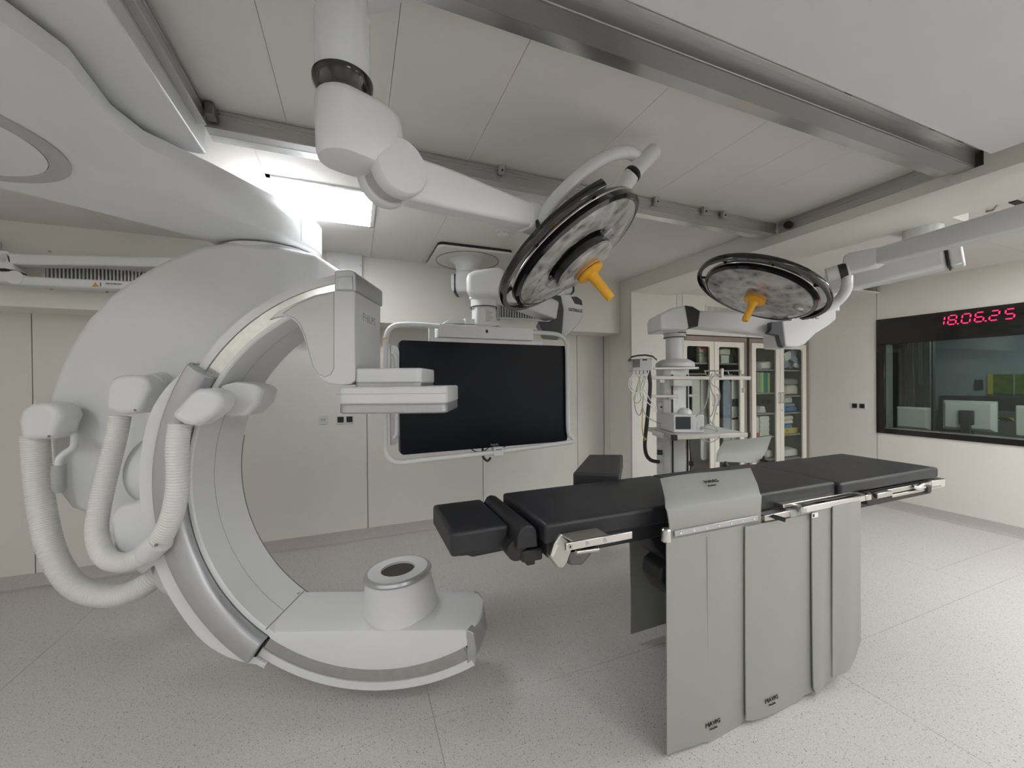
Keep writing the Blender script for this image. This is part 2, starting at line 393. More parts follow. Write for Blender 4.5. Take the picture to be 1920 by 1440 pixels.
rBt, bxB = rail('ceiling_rail', 'aluminium ceiling rail that ends at the beige ceiling beam', 'y', 1.0, 1.98, (XN-.004, -1), w=.003)
for y in (1.90, 1.10):
    B().cyl((XN-.004, y, 2.652), (XN-.03, y, 2.652), .026, 16).build('rubber_stop', 'black', rBt, bevel=.004)
rC, bxC = rail('ceiling_rail', 'aluminium ceiling rail beside the white machine carriage', 'y', -.6, 1.98, (-.56, 1), w=.03)
B().box(-.555, -.52, 1.93, 1.98, 2.635, 2.69).build('end_stop', 'dark_alu', rC, bevel=.006)
# near rail: a deep box profile
t = T('ceiling_rail', 'deep aluminium box rail on the near side of the rail frame', 'rail', (1.4, 1.0, 2.60), 'ceiling rail frame')
x0, x1 = -.55, 2.893
B().box(x0, x1, .985, 1.06, 2.605, 2.685).build('web', 'alu', t, bevel=.002)
B().box(x0, x1, .962, .990, 2.668, 2.678).build('lip', 'alu_light', t, bevel=.001)
B().box(x0, x1, .955, 1.0, 2.684, 2.70).build('top_flange', 'dark_alu', t)
B().box(x0, x1-.004, .988, 1.062, 2.599, 2.605).build('underside', 'alu', t)
B().box(x0, x1-.03, 1.062, 1.112, 2.603, 2.612).build('reflector_strip', 'alu_light', t)
B().box(x1-.004, x1, .957, 1.062, 2.60, 2.70).build('end_cap', 'black_pla', t)
for px, py in ((1588, 172), (1738, 242), (1790, 265)):
    x = KZ(px, py, 2.69).x
    B().box(x-.02, x+.02, .952, .965, 2.675, 2.70).build('clamp', 'black_pla', t, bevel=.002)
# big white slab under the near ceiling
p = KZ(1857, 290, 2.55)
t = T('ceiling_carriage', 'wide flat white ceiling carriage in front of the box rail', 'carriage', (1.1, .4, 2.55))
B().box(-.50, p.x, .0, p.y, 2.55, 2.68).build('housing', 'white', t, bevel=.006)
B().box(.2, 2.4, .1, .6, 2.68, 2.70).build('mount', 'alu', t)
# ------------------------------------------------------------------ small things on walls and ceiling
def socket(o, u, n_, name, label, cells, style):
    o, u, n_ = V(o), V(u), V(n_)
    t = T(name, label, 'socket', o)
    wd = .08*cells
    B().prism(plane_pts(o+n_*.0005, u, Z_, rrect(wd, .082, .006)), n_*.008).build('frame', 'white', t, bevel=.0015)
    for i in range(cells):
        c = o+u*((i-(cells-1)/2)*.08)+n_*.008
        if style == 'black':
            B().prism(plane_pts(c, u, Z_, rrect(.056, .056, .004)), n_*.003).build('insert', 'black_pla', t, bevel=.001)
            B().lathe(c+n_*.0025, n_, [(.019, 0), (.018, .0012)], 20).build('socket_well', 'black', t)
        else:
            ins = B().prism(plane_pts(c, u, Z_, rrect(.05, .05, .003)), n_*.003).build('insert', 'offwhite', t, bevel=.001)
            for s in (-1, 1): B().ob(c+u*(.011*s)+n_*.0032, u*.006, n_*.0012, Z_*.006).build('port', 'grey_ink', ins)
    return t
socket(KY(606.5, 787, YB), X_, -Y_, 'data_socket', 'white data outlet with two small ports left of a black power socket', 1, 'data')
socket(KY(647, 786.5, YB), X_, -Y_, 'wall_socket', 'double black power socket in white frame below the x-ray detector', 2, 'black')
socket(KX(1610, 761, XR), -Y_, -X_, 'wall_socket', 'double black power socket in white frame beside the observation window', 2, 'black')
# wall speaker box on the soffit face
c = KY(645, 497, 3.845)
t = T('wall_speaker_box', 'flat white box with round speaker grille high on the soffit', 'speaker', c)
a, b_ = KY(613, 473, 3.845), KY(679, 527, 3.845)
B().box(a.x, b_.x, 3.79, 3.846, b_.z, a.z).build('cover', 'white', t, bevel=.004)
g = KY(629, 493, 3.79)
B().lathe(g, -Y_, [(.034, 0), (.034, .002), (.030, .003), (.0, .003)], 24).build('grille', 'ceil_grey', t)
for px, py in ((615.5, 493), (676, 498)):
    g = KY(px, py, 3.79); B().lathe(g, -Y_, [(.006, 0), (.005, .003)], 10).build('screw', 'grey_pla', t)
# smoke detector
c = KZ(943, 432, ZC)
t = T('smoke_detector', 'round white smoke detector on the ceiling behind the surgical light arm', 'detector', c)
B().lathe(c, -Z_, [(.055, 0), (.055, .012), (.047, .018), (.043, .035), (.03, .042), (0, .043)], 28).build('body', 'white', t)
for k in range(6):
    th = k*math.pi/3+.4
    B().tube([c+V((math.cos(q)*.046, math.sin(q)*.046, -.025)) for q in (th-.3, th-.15, th, th+.15, th+.3)], .0025, 6).build('vent_slot', 'grey_pla', t)
# vent grilles
def grille(name, label, o, u, n_, wd, ht, ns, frame='white', depth=.02, slat=.38):
    o, u, n_ = V(o), V(u), V(n_)
    t = T(name, label, 'vent', o)
    B().ob(o+n_*.002, u*(wd/2), n_*.002, Z_*(ht/2)).build('backing', 'dark_alu', t)  # dark colour stands in for the shade inside the duct
    fr = B(); bw = .018
    for s in (-1, 1):
        fr.ob(o+Z_*(s*(ht/2+bw/2))+n_*(depth/2), u*(wd/2+bw), n_*(depth/2), Z_*(bw/2))
        fr.ob(o+u*(s*(wd/2+bw/2))+n_*(depth/2), u*(bw/2), n_*(depth/2), Z_*(ht/2))
    fr.build('frame', frame, t, bevel=.001, seg=1)
    p = wd/ns; first = None
    for i in range(ns):
        if first is None:
            first = B().ob(o+u*(-wd/2+p/2)+n_*(depth*.45), u*(p*slat/2), n_*(depth*.42), Z_*(ht/2)).build('slat', frame, t)
        else: shift(first, u*(p*i), t)
    return t
a, b_ = KY(88, 500, 3.845), KY(300, 530, 3.845)
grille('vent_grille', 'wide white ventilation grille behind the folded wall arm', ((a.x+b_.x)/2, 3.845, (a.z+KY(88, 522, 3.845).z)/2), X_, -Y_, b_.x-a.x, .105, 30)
a, b_ = KY(934, 570, 3.845), KY(1000, 598, 3.845)
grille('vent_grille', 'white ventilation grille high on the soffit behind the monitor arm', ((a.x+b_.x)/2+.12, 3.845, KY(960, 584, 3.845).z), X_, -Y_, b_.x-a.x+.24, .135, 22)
a = KY(1322, 574, YC); b_ = KY(1322, 581, YC)
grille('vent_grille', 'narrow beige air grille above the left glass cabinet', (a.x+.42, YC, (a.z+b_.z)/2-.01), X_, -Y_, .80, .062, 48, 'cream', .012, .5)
sof = bpy.data.objects['trim_2']
for px, py in ((93, 471.5), (96, 541.5), (201, 547.5)):
    B().lathe(KY(px, py, 3.845), -Y_, [(.010, -.002), (.009, .002), (0, .003)], 10).build('screw', 'grey_pla', sof)
# small bits on the right ceiling
c = KZ(1906, 379, ZR)
tag(B().box(c.x-.05, c.x+.05, c.y-.02, c.y+.02, ZR-.006, ZR+.002).build('ceiling_slot', 'black_pla', bevel=.001), 'small dark slot cover on the ceiling above the lamp arm', 'cover')
cr_ = curve([KZ(1850, 397, ZR-.004), KZ(1862, 393, ZR-.05), KZ(1868, 387, ZR-.03), KZ(1869, 386, ZR)], 6)
tag(B().tube(cr_, .006, 8).build('ceiling_hook', 'brown_metal'), 'thin brown curved hook on the ceiling above the lamp arm', 'hook')
# ------------------------------------------------------------------ ceiling hung x-ray C-arm
rH = V((math.cos(YAW), -math.sin(YAW), 0)); fH = V((math.sin(YAW), math.cos(YAW), 0))
CO = rH*-.65 + fH*1.85 + Z_*1.086                 # centre of the arc, near side plane
def CA(x, y, z): return CO + rH*x + fH*y + Z_*z
def ring(a, R, y): return CO + (rH*math.cos(a)+Z_*math.sin(a))*R + fH*y
def arc(a0, a1, n): return [math.radians(a0+(a1-a0)*i/n) for i in range(n+1)]
ca = T('x_ray_machine', 'large white ceiling hung x-ray C-arm with corrugated hoses', 'x-ray machine', CO*1.0)
sec = [(.985, 0), (.947, 0), (.947, .014), (.880, .014), (.880, 0), (.866, .002), (.86, .008), (.86, .342), (.866, .348), (.880, .35), (.880, .336), (.947, .336), (.947, .35), (.985, .35)]
body = B().loft([[ring(a, R, y) for R, y in sec] for a in arc(98, 298, 80)]).build('c_arc', 'white', ca, ang=30)
for y0, y1 in ((.006, .016), (.334, .344)):
    s2 = [(.948, y0), (.879, y0), (.879, y1), (.948, y1)]
    B().loft([[ring(a, R, y) for R, y in s2] for a in arc(99.5, 297.5, 80)]).build('track', 'steel_arc', body, ang=30)
B().tube([ring(a, .8605, .145) for a in arc(112, 236, 60)], .0022, 6).build('seam', 'grey_pla', body)
B().tube([ring(a, .866, .349) for a in arc(168, 243, 60)], .006, 6).build('edge_strip', 'dark_alu', body)
B().tube([ring(math.radians(233.2), .862, y) for y in (.0, .1, .2, .35)], .0035, 6).build('joint_line', 'brown_metal', body)
# detector carrier
D0 = 1.85
def npts(pxs, y): return [K(a, b, D0+y) for a, b in pxs]
poly = [(503, 600), (512, 596), (530, 593), (545, 597), (557, 606), (566, 622), (573, 645), (579, 672), (587, 692), (598, 707), (614, 718), (640, 722), (658, 720), (665, 714), (665, 516), (655, 510), (628, 510), (628, 545), (590, 553), (555, 567), (520, 584)]
dc = B().prism(npts(poly, -.006), fH*.362).build('detector_carrier', 'white', ca, bevel=.008, seg=2, ang=50)
pan = [(626, 548), (592, 556), (558, 570), (530, 588), (552, 596), (563, 607), (572, 628), (579, 658), (587, 686), (597, 701), (609, 707), (620, 702), (626, 690)]
B().prism(npts(pan, -.0085), fH*.01).build('cover_panel', 'offwhite', dc, bevel=.0025, seg=2, ang=50)
B().tube(npts(pan, -.0065), .0022, 6, loop=True).build('panel_seam', 'grey_pla', dc)
cap = [(627, 509), (633, 506), (655, 505), (664, 509), (667.5, 514), (667.5, 546), (627, 545)]
cp = B().prism(npts(cap, -.014), fH*.378).build('end_cap', 'silver', ca, bevel=.005, ang=50)
B().prism(npts([(632, 520), (660, 517), (662, 543), (633, 543)], -.018), fH*.01).build('cap_insert', 'silver', cp, bevel=.002)
xe = (665-960)/F_PX*(D0-.006)+.65+.001
for yy, zz in ((.05, .945), (.31, .91)):
    B().cyl(CA(xe+.005, yy, zz), CA(xe+.011, yy, zz), .008, 12).build('screw', 'grey_pla', cp)
text('PHILIPS', CA(xe+.0015, .185, K(684, 600, 2.03).z-CO.z), fH, Z_, .056, 'lettering', 'grey_ink', dc)
# detector
du = [(.0, -.05, .46)]
def dbox(name, x0, x1, y0, y1, z0, z1, m, r=.03, bevel=.008):
    pts = [CA((x0+x1)/2, (y0+y1)/2, 0)+rH*a+fH*b for a, b in rrect(x1-x0, y1-y0, r)]
    return B().prism([p_+Z_*(z0-CO.z) for p_ in pts], Z_*(z1-z0)).build(name, m, ca, bevel=bevel, ang=50)
det = dbox('detector_housing', -.153, .352, -.05, .36, 1.452, 1.532, 'white', .04)
dbox('detector_base', -.150, .350, -.047, .357, 1.408, 1.454, 'silver', .04)
dbox('detector_lift', -.093, .225, .0, .33, 1.548, 1.618, 'white', .03)
dbox('lift_base', -.093, .222, .0, .33, 1.530, 1.550, 'silver', .03, .003)
B().tube([CA(-.151, -.0505, 1.499-CO.z), CA(.350, -.0505, 1.499-CO.z)], .0012, 6).build('seam', 'grey_pla', det)
# tube housing
rings = []
for y, xr, zt in ((0, .448, -.735), (.012, .455, -.71), (.06, .475, -.695), (.14, .49, -.69), (.24, .49, -.69), (.30, .46, -.69), (.345, .40, -.70), (.352, .39, -.72)):
    R = .886; aL = math.atan2(zt, -math.sqrt(R*R-zt*zt)); aR = math.atan2(-math.sqrt(R*R-xr*xr), xr)
    top = [(-math.sqrt(R*R-zt*zt)+(xr-.02+math.sqrt(R*R-zt*zt))*i/8, zt) for i in range(9)]+[(xr-.004, zt-.006), (xr, zt-.02)]
    ar = [(R*math.cos(aR+(aL-aR)*i/24), R*math.sin(aR+(aL-aR)*i/24)) for i in range(24)]
    rings.append([CA(x, y, z) for x, z in top+ar])
th = B().loft(rings).build('tube_housing', 'white', ca, ang=40)
tc_ = CA(.058, .205, 0); tc_.z = .385
ax = (Z_+rH*-.06).normalized()
B().lathe(tc_, ax, [(.195, -.03), (.192, .0), (.187, .02), (.163, .165), (.161, .172)], 48).build('collimator', 'white', ca)
B().lathe(tc_, ax, [(.160, .168), (.169, .170), (.172, .180), (.166, .192), (.150, .195), (.148, .175)], 48, loop=True).build('collimator_ring', 'silver', ca)
B().lathe(tc_, ax, [(.152, .188), (.150, .1955), (.086, .1955), (.084, .180)], 48, loop=True).build('collimator_face', 'white', ca)
B().lathe(tc_, ax, [(.086, .180), (.086, .184), (0, .184)], 40).build('collimator_window', 'coll_window', ca)
for px, py in ((560, 1113), (511, 1162)):
    q = K(px, py, 2.1 if px > 540 else 1.93); B().lathe(q, Z_, [(.008, 0), (.006, .004)], 10).build('screw', 'grey_pla', th)
# end cap of tube housing
rg = []
for y, xr in ((-.004, .458), (.05, .478), (.175, .50), (.30, .478), (.352, .458)):
    z0 = -math.sqrt(.975**2-xr*xr)
    rg.append([CA(xr+o, y, z) for o, z in ((-.03, -.70), (.0, -.715), (.012, -.80), (.01, z0+.03), (-.03, z0))])
B().loft(rg).build('tube_end_cap', 'silver', ca, bevel=.004)
# sleeve: silver band and white body
sl = B().loft([[ring(a, R, y) for R, y in ((.90, -.052), (.945, -.058), (1.0, -.05), (1.015, -.02), (1.015, .02), (.885, .02), (.885, -.03))] for a in arc(146, 235, 40)]).build('sleeve_band', 'silver', ca, bevel=.006, ang=50)
B().tube([ring(math.radians(235.3), R, -.01) for R in (.895, .985)], .005, 8).build('band_end_seal', 'black', sl)
rings = []
for i, a in enumerate(arc(146, 239, 40)):
    t_ = i/40; q = min(1, t_*5, (1-t_)*5); q = math.sin(q*math.pi/2); Ro = 1.02+.085*q; ya = -.02-.01*q; yb = .37+.05*q
    rings.append([ring(a, R, y) for R, y in ((.99, ya+.01), (1.005, ya), (Ro-.03, ya), (Ro, ya+.04), (Ro, yb-.04), (Ro-.03, yb), (.99, yb))])
B().loft(rings).build('sleeve', 'white', ca, ang=45)
# inner hose mount on the arc
mp_ = [K(398, 762, 1.86), K(412, 722, 1.84), K(440, 716, 1.83), K(482, 721, 1.86), K(491, 733, 1.88), K(484, 757, 1.88), K(462, 779, 1.87), K(425, 783, 1.85)]
B().prism(mp_, fH*.17-rH*.02).build('hose_mount', 'white', ca, bevel=.02, seg=3, ang=50)
# outer stand arc
DL = 2.17
ol = [(593, 474), (594, 552), (540, 582), (470, 643), (405, 720), (365, 808), (352, 900), (338, 1000), (300, 1085), (268, 1088), (235, 1060), (205, 1010), (165, 968), (130, 955), (106, 925), (95, 870), (88, 800), (90, 745), (104, 700), (128, 648), (160, 598), (206, 550), (262, 510), (325, 477), (378, 458), (440, 450), (520, 460)]
st = B().prism([K(a, b, DL) for a, b in ol], fH*.34).build('stand_arc', 'white', ca, bevel=.035, seg=4, ang=50)
# raised round cover on the stand arc and roll joint
B().lathe(CA(-1.5, .33, -.0), rH, [(.05, .15), (.18, .17), (.21, .24), (.21, .42), (.18, .44)], 36).build('roll_joint', 'white', ca)
bs = [(200, 968), (222, 948), (265, 938), (272, 950), (282, 975), (286, 1000), (285, 1030), (262, 1060), (232, 1062), (210, 1030)]
mc = B().prism([K(a, b, 1.90) for a, b in bs], fH*.2).build('motor_cover', 'white', ca, bevel=.03, seg=4, ang=30)
B().ball(CA(-1.06, .24, -.50), .15, 24).build('lower_joint', 'white', ca)
# turret under the flex arm
PV = V((-.475, 2.80, 0))
B().lathe(PV, Z_, [(.10, 1.95), (.19, 2.05), (.24, 2.20), (.252, 2.338)], 48).build('turret', 'white', ca)
B().lathe(PV, Z_, [(.20, 2.33), (.20, 2.36)], 48).build('turret_bearing', 'alu', ca)
# flex arm: lofted from a plan outline on its underside to a wider one at the top
dr = V((.745, .667, 0)); nr = V((-.667, .745, 0))
CAPR = .285
def outline(which, zz, inset=0.):
    capr = CAPR-inset
    pts = [PV+Z_*zz+dr*(capr*math.cos(q))+nr*(capr*math.sin(q)) for q in (math.radians(90-180*i/12) for i in range(13))]
    bot = [(-.395, 2.43), (-.60, 2.255), (-.67, 2.19), (-.80, 2.06), (-.915, 1.90), (-.905, 1.64), (-.96, 1.42), (-1.08, 1.25)]
    top = [(-.385, 2.375), (-.585, 2.12), (-.65, 2.05), (-.75, 1.94), (-.785, 1.80), (-.765, 1.54), (-.83, 1.38), (-.95, 1.2)]
    pts += [V((a0+(b0-a0)*which, a1+(b1-a1)*which, zz)) for (a0, a1), (b0, b1) in zip(bot, top)]
    g = .03*which
    pts += [V((x, y, zz)) for x, y in ((-1.30, 1.12-g), (-1.62, 1.28), (-1.75-g, 1.60), (-1.74-g, 1.90), (-1.60, 2.13+g), (-1.40, 2.20+g), (-1.174, 2.352+g), (-.77, 2.655+g))]
    return pts
fa = B().loft([outline(0, 2.352, .012), outline(.12, 2.358, .004), outline(.3, 2.375, .0), outline(.7, 2.43), outline(1, 2.47), outline(1, 2.53), outline(.9, 2.533)]).build('flex_arm', 'white', ca, ang=40)
B().tube([PV+dr*.0-nr*.2855+Z_*z for z in (2.38, 2.46, 2.53)], .0016, 6).build('seam', 'grey_pla', fa)
dcn = V((-1.29, 1.80, 0))
B().lathe(dcn, Z_, [(.36, 2.354), (.36, 2.346), (.305, 2.346), (.305, 2.354)], 56).build('pivot_ring', 'grey_pla', ca)
B().lathe(dcn, Z_, [(.303, 2.354), (.303, 2.344), (0, 2.344)], 56).build('pivot_cover', 'white', ca)
# carriage
B().box(-1.95, -.597, -1.0, 2.10, 2.552, 2.69).build('carriage', 'white', ca, bevel=.006)
B().box(-1.9, -.64, -.9, 2.0, 2.688, 2.702).build('carriage_mount', 'alu', ca)
# handle on the stand arc
hb = T
g1 = B().tube(curve([K(140, 815, 2.09), K(138, 838, 2.03), K(122, 850, 2.0), K(111, 862, 1.98), K(110, 880, 1.98)], 6), .016, 10).build('grip_bracket', 'white', ca)
B().tube([K(110, 872, 1.98), K(110, 915, 1.98), K(112, 924, 1.98)], [.028, .028, .014], 14).build('grip', 'grey_pla', ca)
# hoses
def hose(name, pts, r, pitch=.0125, label=None):
    c = curve(pts, 24); out = [c[0]]; acc = 0
    L = sum((b-a).length for a, b in zip(c, c[1:])); n = int(L/pitch)*3; step = L/n
    i = 0; res = [c[0]]; pos = 0
    for k in range(1, n+1):
        tgt = k*step
        while i < len(c)-2 and pos+(c[i+1]-c[i]).length < tgt: pos += (c[i+1]-c[i]).length; i += 1
        t_ = min(1, (tgt-pos)/max((c[i+1]-c[i]).length, 1e-6)); res.append(c[i].lerp(c[i+1], t_))
    rr = [r*(1.0 if k % 3 else .93) for k in range(len(res))]
    return B().tube(res, rr, 20).build(name, 'hose', ca, ang=60)
def elbow(name, pts, rs, m='white'):
    return B().tube(curve(pts, 6), [rs[0]+(rs[1]-rs[0])*i/(6*(len(pts)-1)) for i in range(6*(len(pts)-1)+1)], 20).build(name, m, ca, bevel=.004)
# hose from the stand arc to below the sleeve
hose('hose', [K(66, 815, 2.06), K(70, 880, 2.06), K(80, 960, 2.05), K(100, 1040, 2.03), K(140, 1098, 2.02), K(200, 1118, 2.02), K(255, 1106, 2.04), K(300, 1075, 2.08)], .054)
eb = [(36, 826), (30, 790), (36, 766), (58, 755), (88, 756), (106, 766), (110, 782), (102, 800), (97, 824)]
B().prism([K(a, b, 1.99) for a, b in eb], fH*.13).build('hose_elbow', 'white', ca, bevel=.03, seg=4, ang=40)
B().cyl(K(92, 818, 1.979), K(92, 818, 1.974), .006, 10).build('screw', 'dark_alu', ca)
# second hose loops from the joint cover to the arc
hose('hose', [K(226, 780, 1.98), K(218, 820, 1.97), K(203, 880, 1.95), K(187, 950, 1.92), K(182, 1000, 1.89), K(196, 1042, 1.85), K(228, 1055, 1.82), K(262, 1045, 1.78), K(292, 1022, 1.76), K(318, 980, 1.74), K(331, 930, 1.73), K(334, 880, 1.73), K(333, 835, 1.73), K(338, 795, 1.74)], .043)
eb = [(195, 770), (198, 725), (206, 709), (224, 703), (262, 703), (275, 712), (278, 730), (270, 745), (258, 775), (228, 778)]
B().prism([K(a, b, 1.93) for a, b in eb], fH*.11).build('hose_elbow', 'white', ca, bevel=.024, seg=4, ang=40)
B().cyl(K(282, 722, 2.0), K(305, 716, 2.12), .055, 20).build('hose_port', 'white', ca, bevel=.006)
B().cyl(K(253, 769, 1.93), K(253, 769, 1.925), .005, 10).build('screw', 'dark_alu', ca)
eb = [(315, 780), (352, 738), (366, 729), (388, 728), (405, 735), (413, 750), (411, 764), (398, 778), (364, 802), (340, 796)]
B().prism([K(a, b, 1.68) for a, b in eb], fH*.11).build('hose_elbow', 'white', ca, bevel=.026, seg=4, ang=40)
B().cyl(K(363, 799, 1.68), K(363, 799, 1.674), .005, 10).build('screw', 'dark_alu', ca)
q0, q1 = K(276, 1036, 1.77), K(302, 1013, 1.755)
cl = B().cyl(q0, q1, .051, 24).build('hose_clamp', 'white', ca, bevel=.004)
B().cyl(K(293, 1022, 1.715), K(293, 1022, 1.70), .007, 10).build('screw', 'dark_alu', cl)
# ------------------------------------------------------------------ surgical lights
def lamp_head(t, c, n, up, centre_module, gap=78):
    """c lens centre, n light direction, up a direction in the lens plane towards the yoke"""
    c, n = V(c), V(n).normalized(); up = (V(up)-n*V(up).dot(n)).normalized(); sd = n.cross(up)
    B().lathe(c, n, [(0, -.085), (.10, -.085), (.26, -.075), (.318, -.062), (.334, -.045), (.337, -.03)], 64).build('back_shell', 'black_gloss', t)
    B().lathe(c, n, [(.331, -.03), (.337, -.028), (.337, -.004), (.322, .004), (.312, .0), (.312, -.03)], 64).build('rim', 'black_gloss', t)
    B().lathe(c, n, [(.337, -.034), (.3385, -.032), (.3385, -.029), (.337, -.027)], 64, loop=True).build('rim_line', 'chrome', t)
    pr = [(.315, -.02), (.313, .002), (.306, .007)]
    if centre_module:
        B().lathe(c, n, pr+[(.20, .012), (.165, .006), (.160, -.02)], 64).build('lens', 'lens', t)
        B().lathe(c, n, [(.17, -.04), (.17, -.012), (0, -.012)], 40).build('well', 'black_gloss', t)
        B().lathe(c, n, [(.138, -.02), (.146, .03), (.146, .062)], 48).build('centre_body', 'black_gloss', t)
        B().lathe(c, n, [(.146, .052), (.1475, .064), (.14, .069), (.05, .072), (0, .072)], 48).build('centre_lens', 'lens', t)
        for q in (25, 205):
            a = math.radians(q); d = up*math.cos(a)+sd*math.sin(a)
            B().ob(c+d*.158+n*.012, d*.026, d.cross(n)*.03, n*.012).build('bridge', 'silver', t, bevel=.006)
        h0 = .072
    else:
        B().lathe(c, n, pr+[(.20, .014), (.08, .016), (0, .016)], 64).build('lens', 'lens', t)
        B().lathe(c+up*.20+sd*.17+n*.011, n, [(.018, 0), (.016, .003), (0, .003)], 20).build('sensor', 'paper', t)
        h0 = .016
    B().lathe(c, n, [(.062, h0-.004), (.064, h0+.012), (.06, h0+.016), (.03, h0+.018)], 32).build('handle_base', 'orange', t)
    B().lathe(c, n, [(.03, h0+.014), (.058, h0+.018), (.064, h0+.022), (.064, h0+.032), (.058, h0+.036), (.042, h0+.038), (.030, h0+.042), (.024, h0+.055), (.022, h0+.10), (.020, h0+.172), (.018, h0+.176), (0, h0+.176)], 28).build('handle', 'yellow', t)
    # grab ring with spokes
    rp = []
    for i in range(57):
        a = math.radians(gap+(360-2*gap)*i/56); rp.append(c-n*.042+(up*math.cos(a)+sd*math.sin(a))*.384)
    rings = []
    for i, p in enumerate(rp):
        rad = (p-(c-n*.042)).normalized()
        rings.append([p+rad*a+n*b for a, b in ((-.014, -.008), (-.010, -.016), (.010, -.016), (.014, -.008), (.014, .014), (.010, .02), (-.010, .02), (-.014, .014))])
    B().loft(rings).build('grab_ring', 'black_gloss', t, ang=50)
    for q in (80, 130, 180, 230, 280):
        a = math.radians(q); d = up*math.cos(a)+sd*math.sin(a)
        B().tube([c+d*.30-n*.06, c+d*.384-n*.042], .009, 8).build('spoke', 'black_pla', t)
def cam_dir(x, y, z): return (_r*x+_u*y+_f*z).normalized()
# --- light over the machine side
t = T('surgical_light', 'tilted surgical light with round centre module and yellow handle on a white ceiling arm', 'surgical light', (-.025, 1.146, 2.70), 'surgical lights')
A = V((-.022, 1.125, 0))
B().lathe(A, Z_, [(.0665, 2.335), (.068, 2.36), (.068, 2.50), (.064, 2.503), (.064, 2.64), (.10, 2.66), (.16, 2.675), (.19, 2.69), (.19, 2.70)], 48).build('ceiling_tube', 'white_gloss', t)
B().lathe(A, Z_, [(.052, 2.29), (.060, 2.30), (.074, 2.325), (.075, 2.338), (.06, 2.342)], 48).build('bearing_ring', 'black_gloss', t)
# knuckle: stadium in plan that carries the tilting drum
AE = K(985, 408, 1.50)                                   # far end of the spring arm
ad = V((AE.x-A.x, AE.y-A.y, 0)).normalized(); an = V((-ad.y, ad.x, 0))
def stad(L, r, z, sh=0):
    o = A+Z_*z+ad*sh; pts = []
    for i in range(13):
        a = math.radians(90+180*i/12); pts.append(o+ad*(r*math.cos(a))+an*(r*math.sin(a)))
    for i in range(13):
        a = math.radians(-90+180*i/12); pts.append(o+ad*(L+r*math.cos(a))+an*(r*math.sin(a)))
    return pts
B().loft([stad(.03, .045, 2.125), stad(.045, .062, 2.13), stad(.06, .0665, 2.145), stad(.10, .068, 2.20), stad(.09, .068, 2.275), stad(.075, .066, 2.288), stad(.06, .060, 2.293)]).build('knuckle', 'white', t, ang=50)
DC = K(716, 318, 1.10)
dz = DC.z
drum_o = V((A.x, A.y, 0))+ad*.135+Z_*dz
for s in (-1, 1):
    B().lathe(drum_o+an*(s*.022), an*s, [(.075, 0), (.078, .004), (.078, .036), (.072, .044), (0, .045)], 40).build('knuckle_cheek', 'white', t)
B().lathe(drum_o-an*.022, an, [(.070, 0), (.070, .044)], 32).build('drum', 'grey_pla', t)
# spring arm
S0 = drum_o; S1 = AE
sdir = (S1-S0).normalized(); sn = an; su = sdir.cross(sn)*-1
def rect(o, w_, h0, h1): return [o+sn*a+su*b for a, b in ((-w_, h0), (w_, h0), (w_*1., h1*.5), (w_*.8, h1), (-w_*.8, h1), (-w_, h1*.5))]
B().loft([rect(S0+sdir*.03, .042, -.055, .07), rect(S0+sdir*.2, .044, -.055, .062), rect(S0+(S1-S0)*.75, .040, -.048, .046), rect(S1, .038, -.045, .042)]).build('spring_arm', 'white', t, bevel=.01, seg=3, ang=40)
B().ball(S0+sdir*.0, .068, 24).build('arm_root', 'white', t)
E0 = K(1005, 415, 1.52)
B().loft([rect(S1-sdir*.01, .040, -.048, .048), rect(S1+sdir*.045, .038, -.052, .05), rect(S1+sdir*.075, .026, -.045, .035)]).build('end_housing', 'white', t, bevel=.01, seg=3, ang=40)
n1 = cam_dir(.577, -.795, -.157)
c1 = K(1082, 481, 1.78)
yk = curve([K(1010, 425, 1.52), K(1020, 402, 1.53), K(1050, 365, 1.55), K(1095, 322, 1.60), K(1140, 293, 1.66), K(1172, 285, 1.72), K(1190, 291, 1.76), K(1200, 302, 1.78)], 7)
B().tube(yk, [.030]*6+[.027]*(len(yk)-12)+[.024]*6, 18).build('yoke', 'white_gloss', t)
B().cyl(K(1001, 433, 1.52), K(1021, 430, 1.53), .036, 20).build('yoke_joint', 'white', t, bevel=.006)
B().cyl(K(1003, 431, 1.512), K(1009, 430, 1.514), .038, 20).build('joint_ring', 'black', t)
B().tube([K(1226, 283, 1.80), K(1206, 303, 1.775), K(1184, 328, 1.74)], .036, 16).build('yoke_sleeve', 'white', t, bevel=.004)
B().tube([K(1186, 326, 1.74), K(1168, 348, 1.76), K(1128, 402, 1.80)], .037, 16).build('yoke_stem', 'white', t, bevel=.004)
B().tube([K(1187, 325, 1.74), K(1183.5, 329, 1.737)], .0385, 16).build('stem_ring', 'black', t)
lamp_head(t, c1, n1, cam_dir(.72, .62, .1), True)
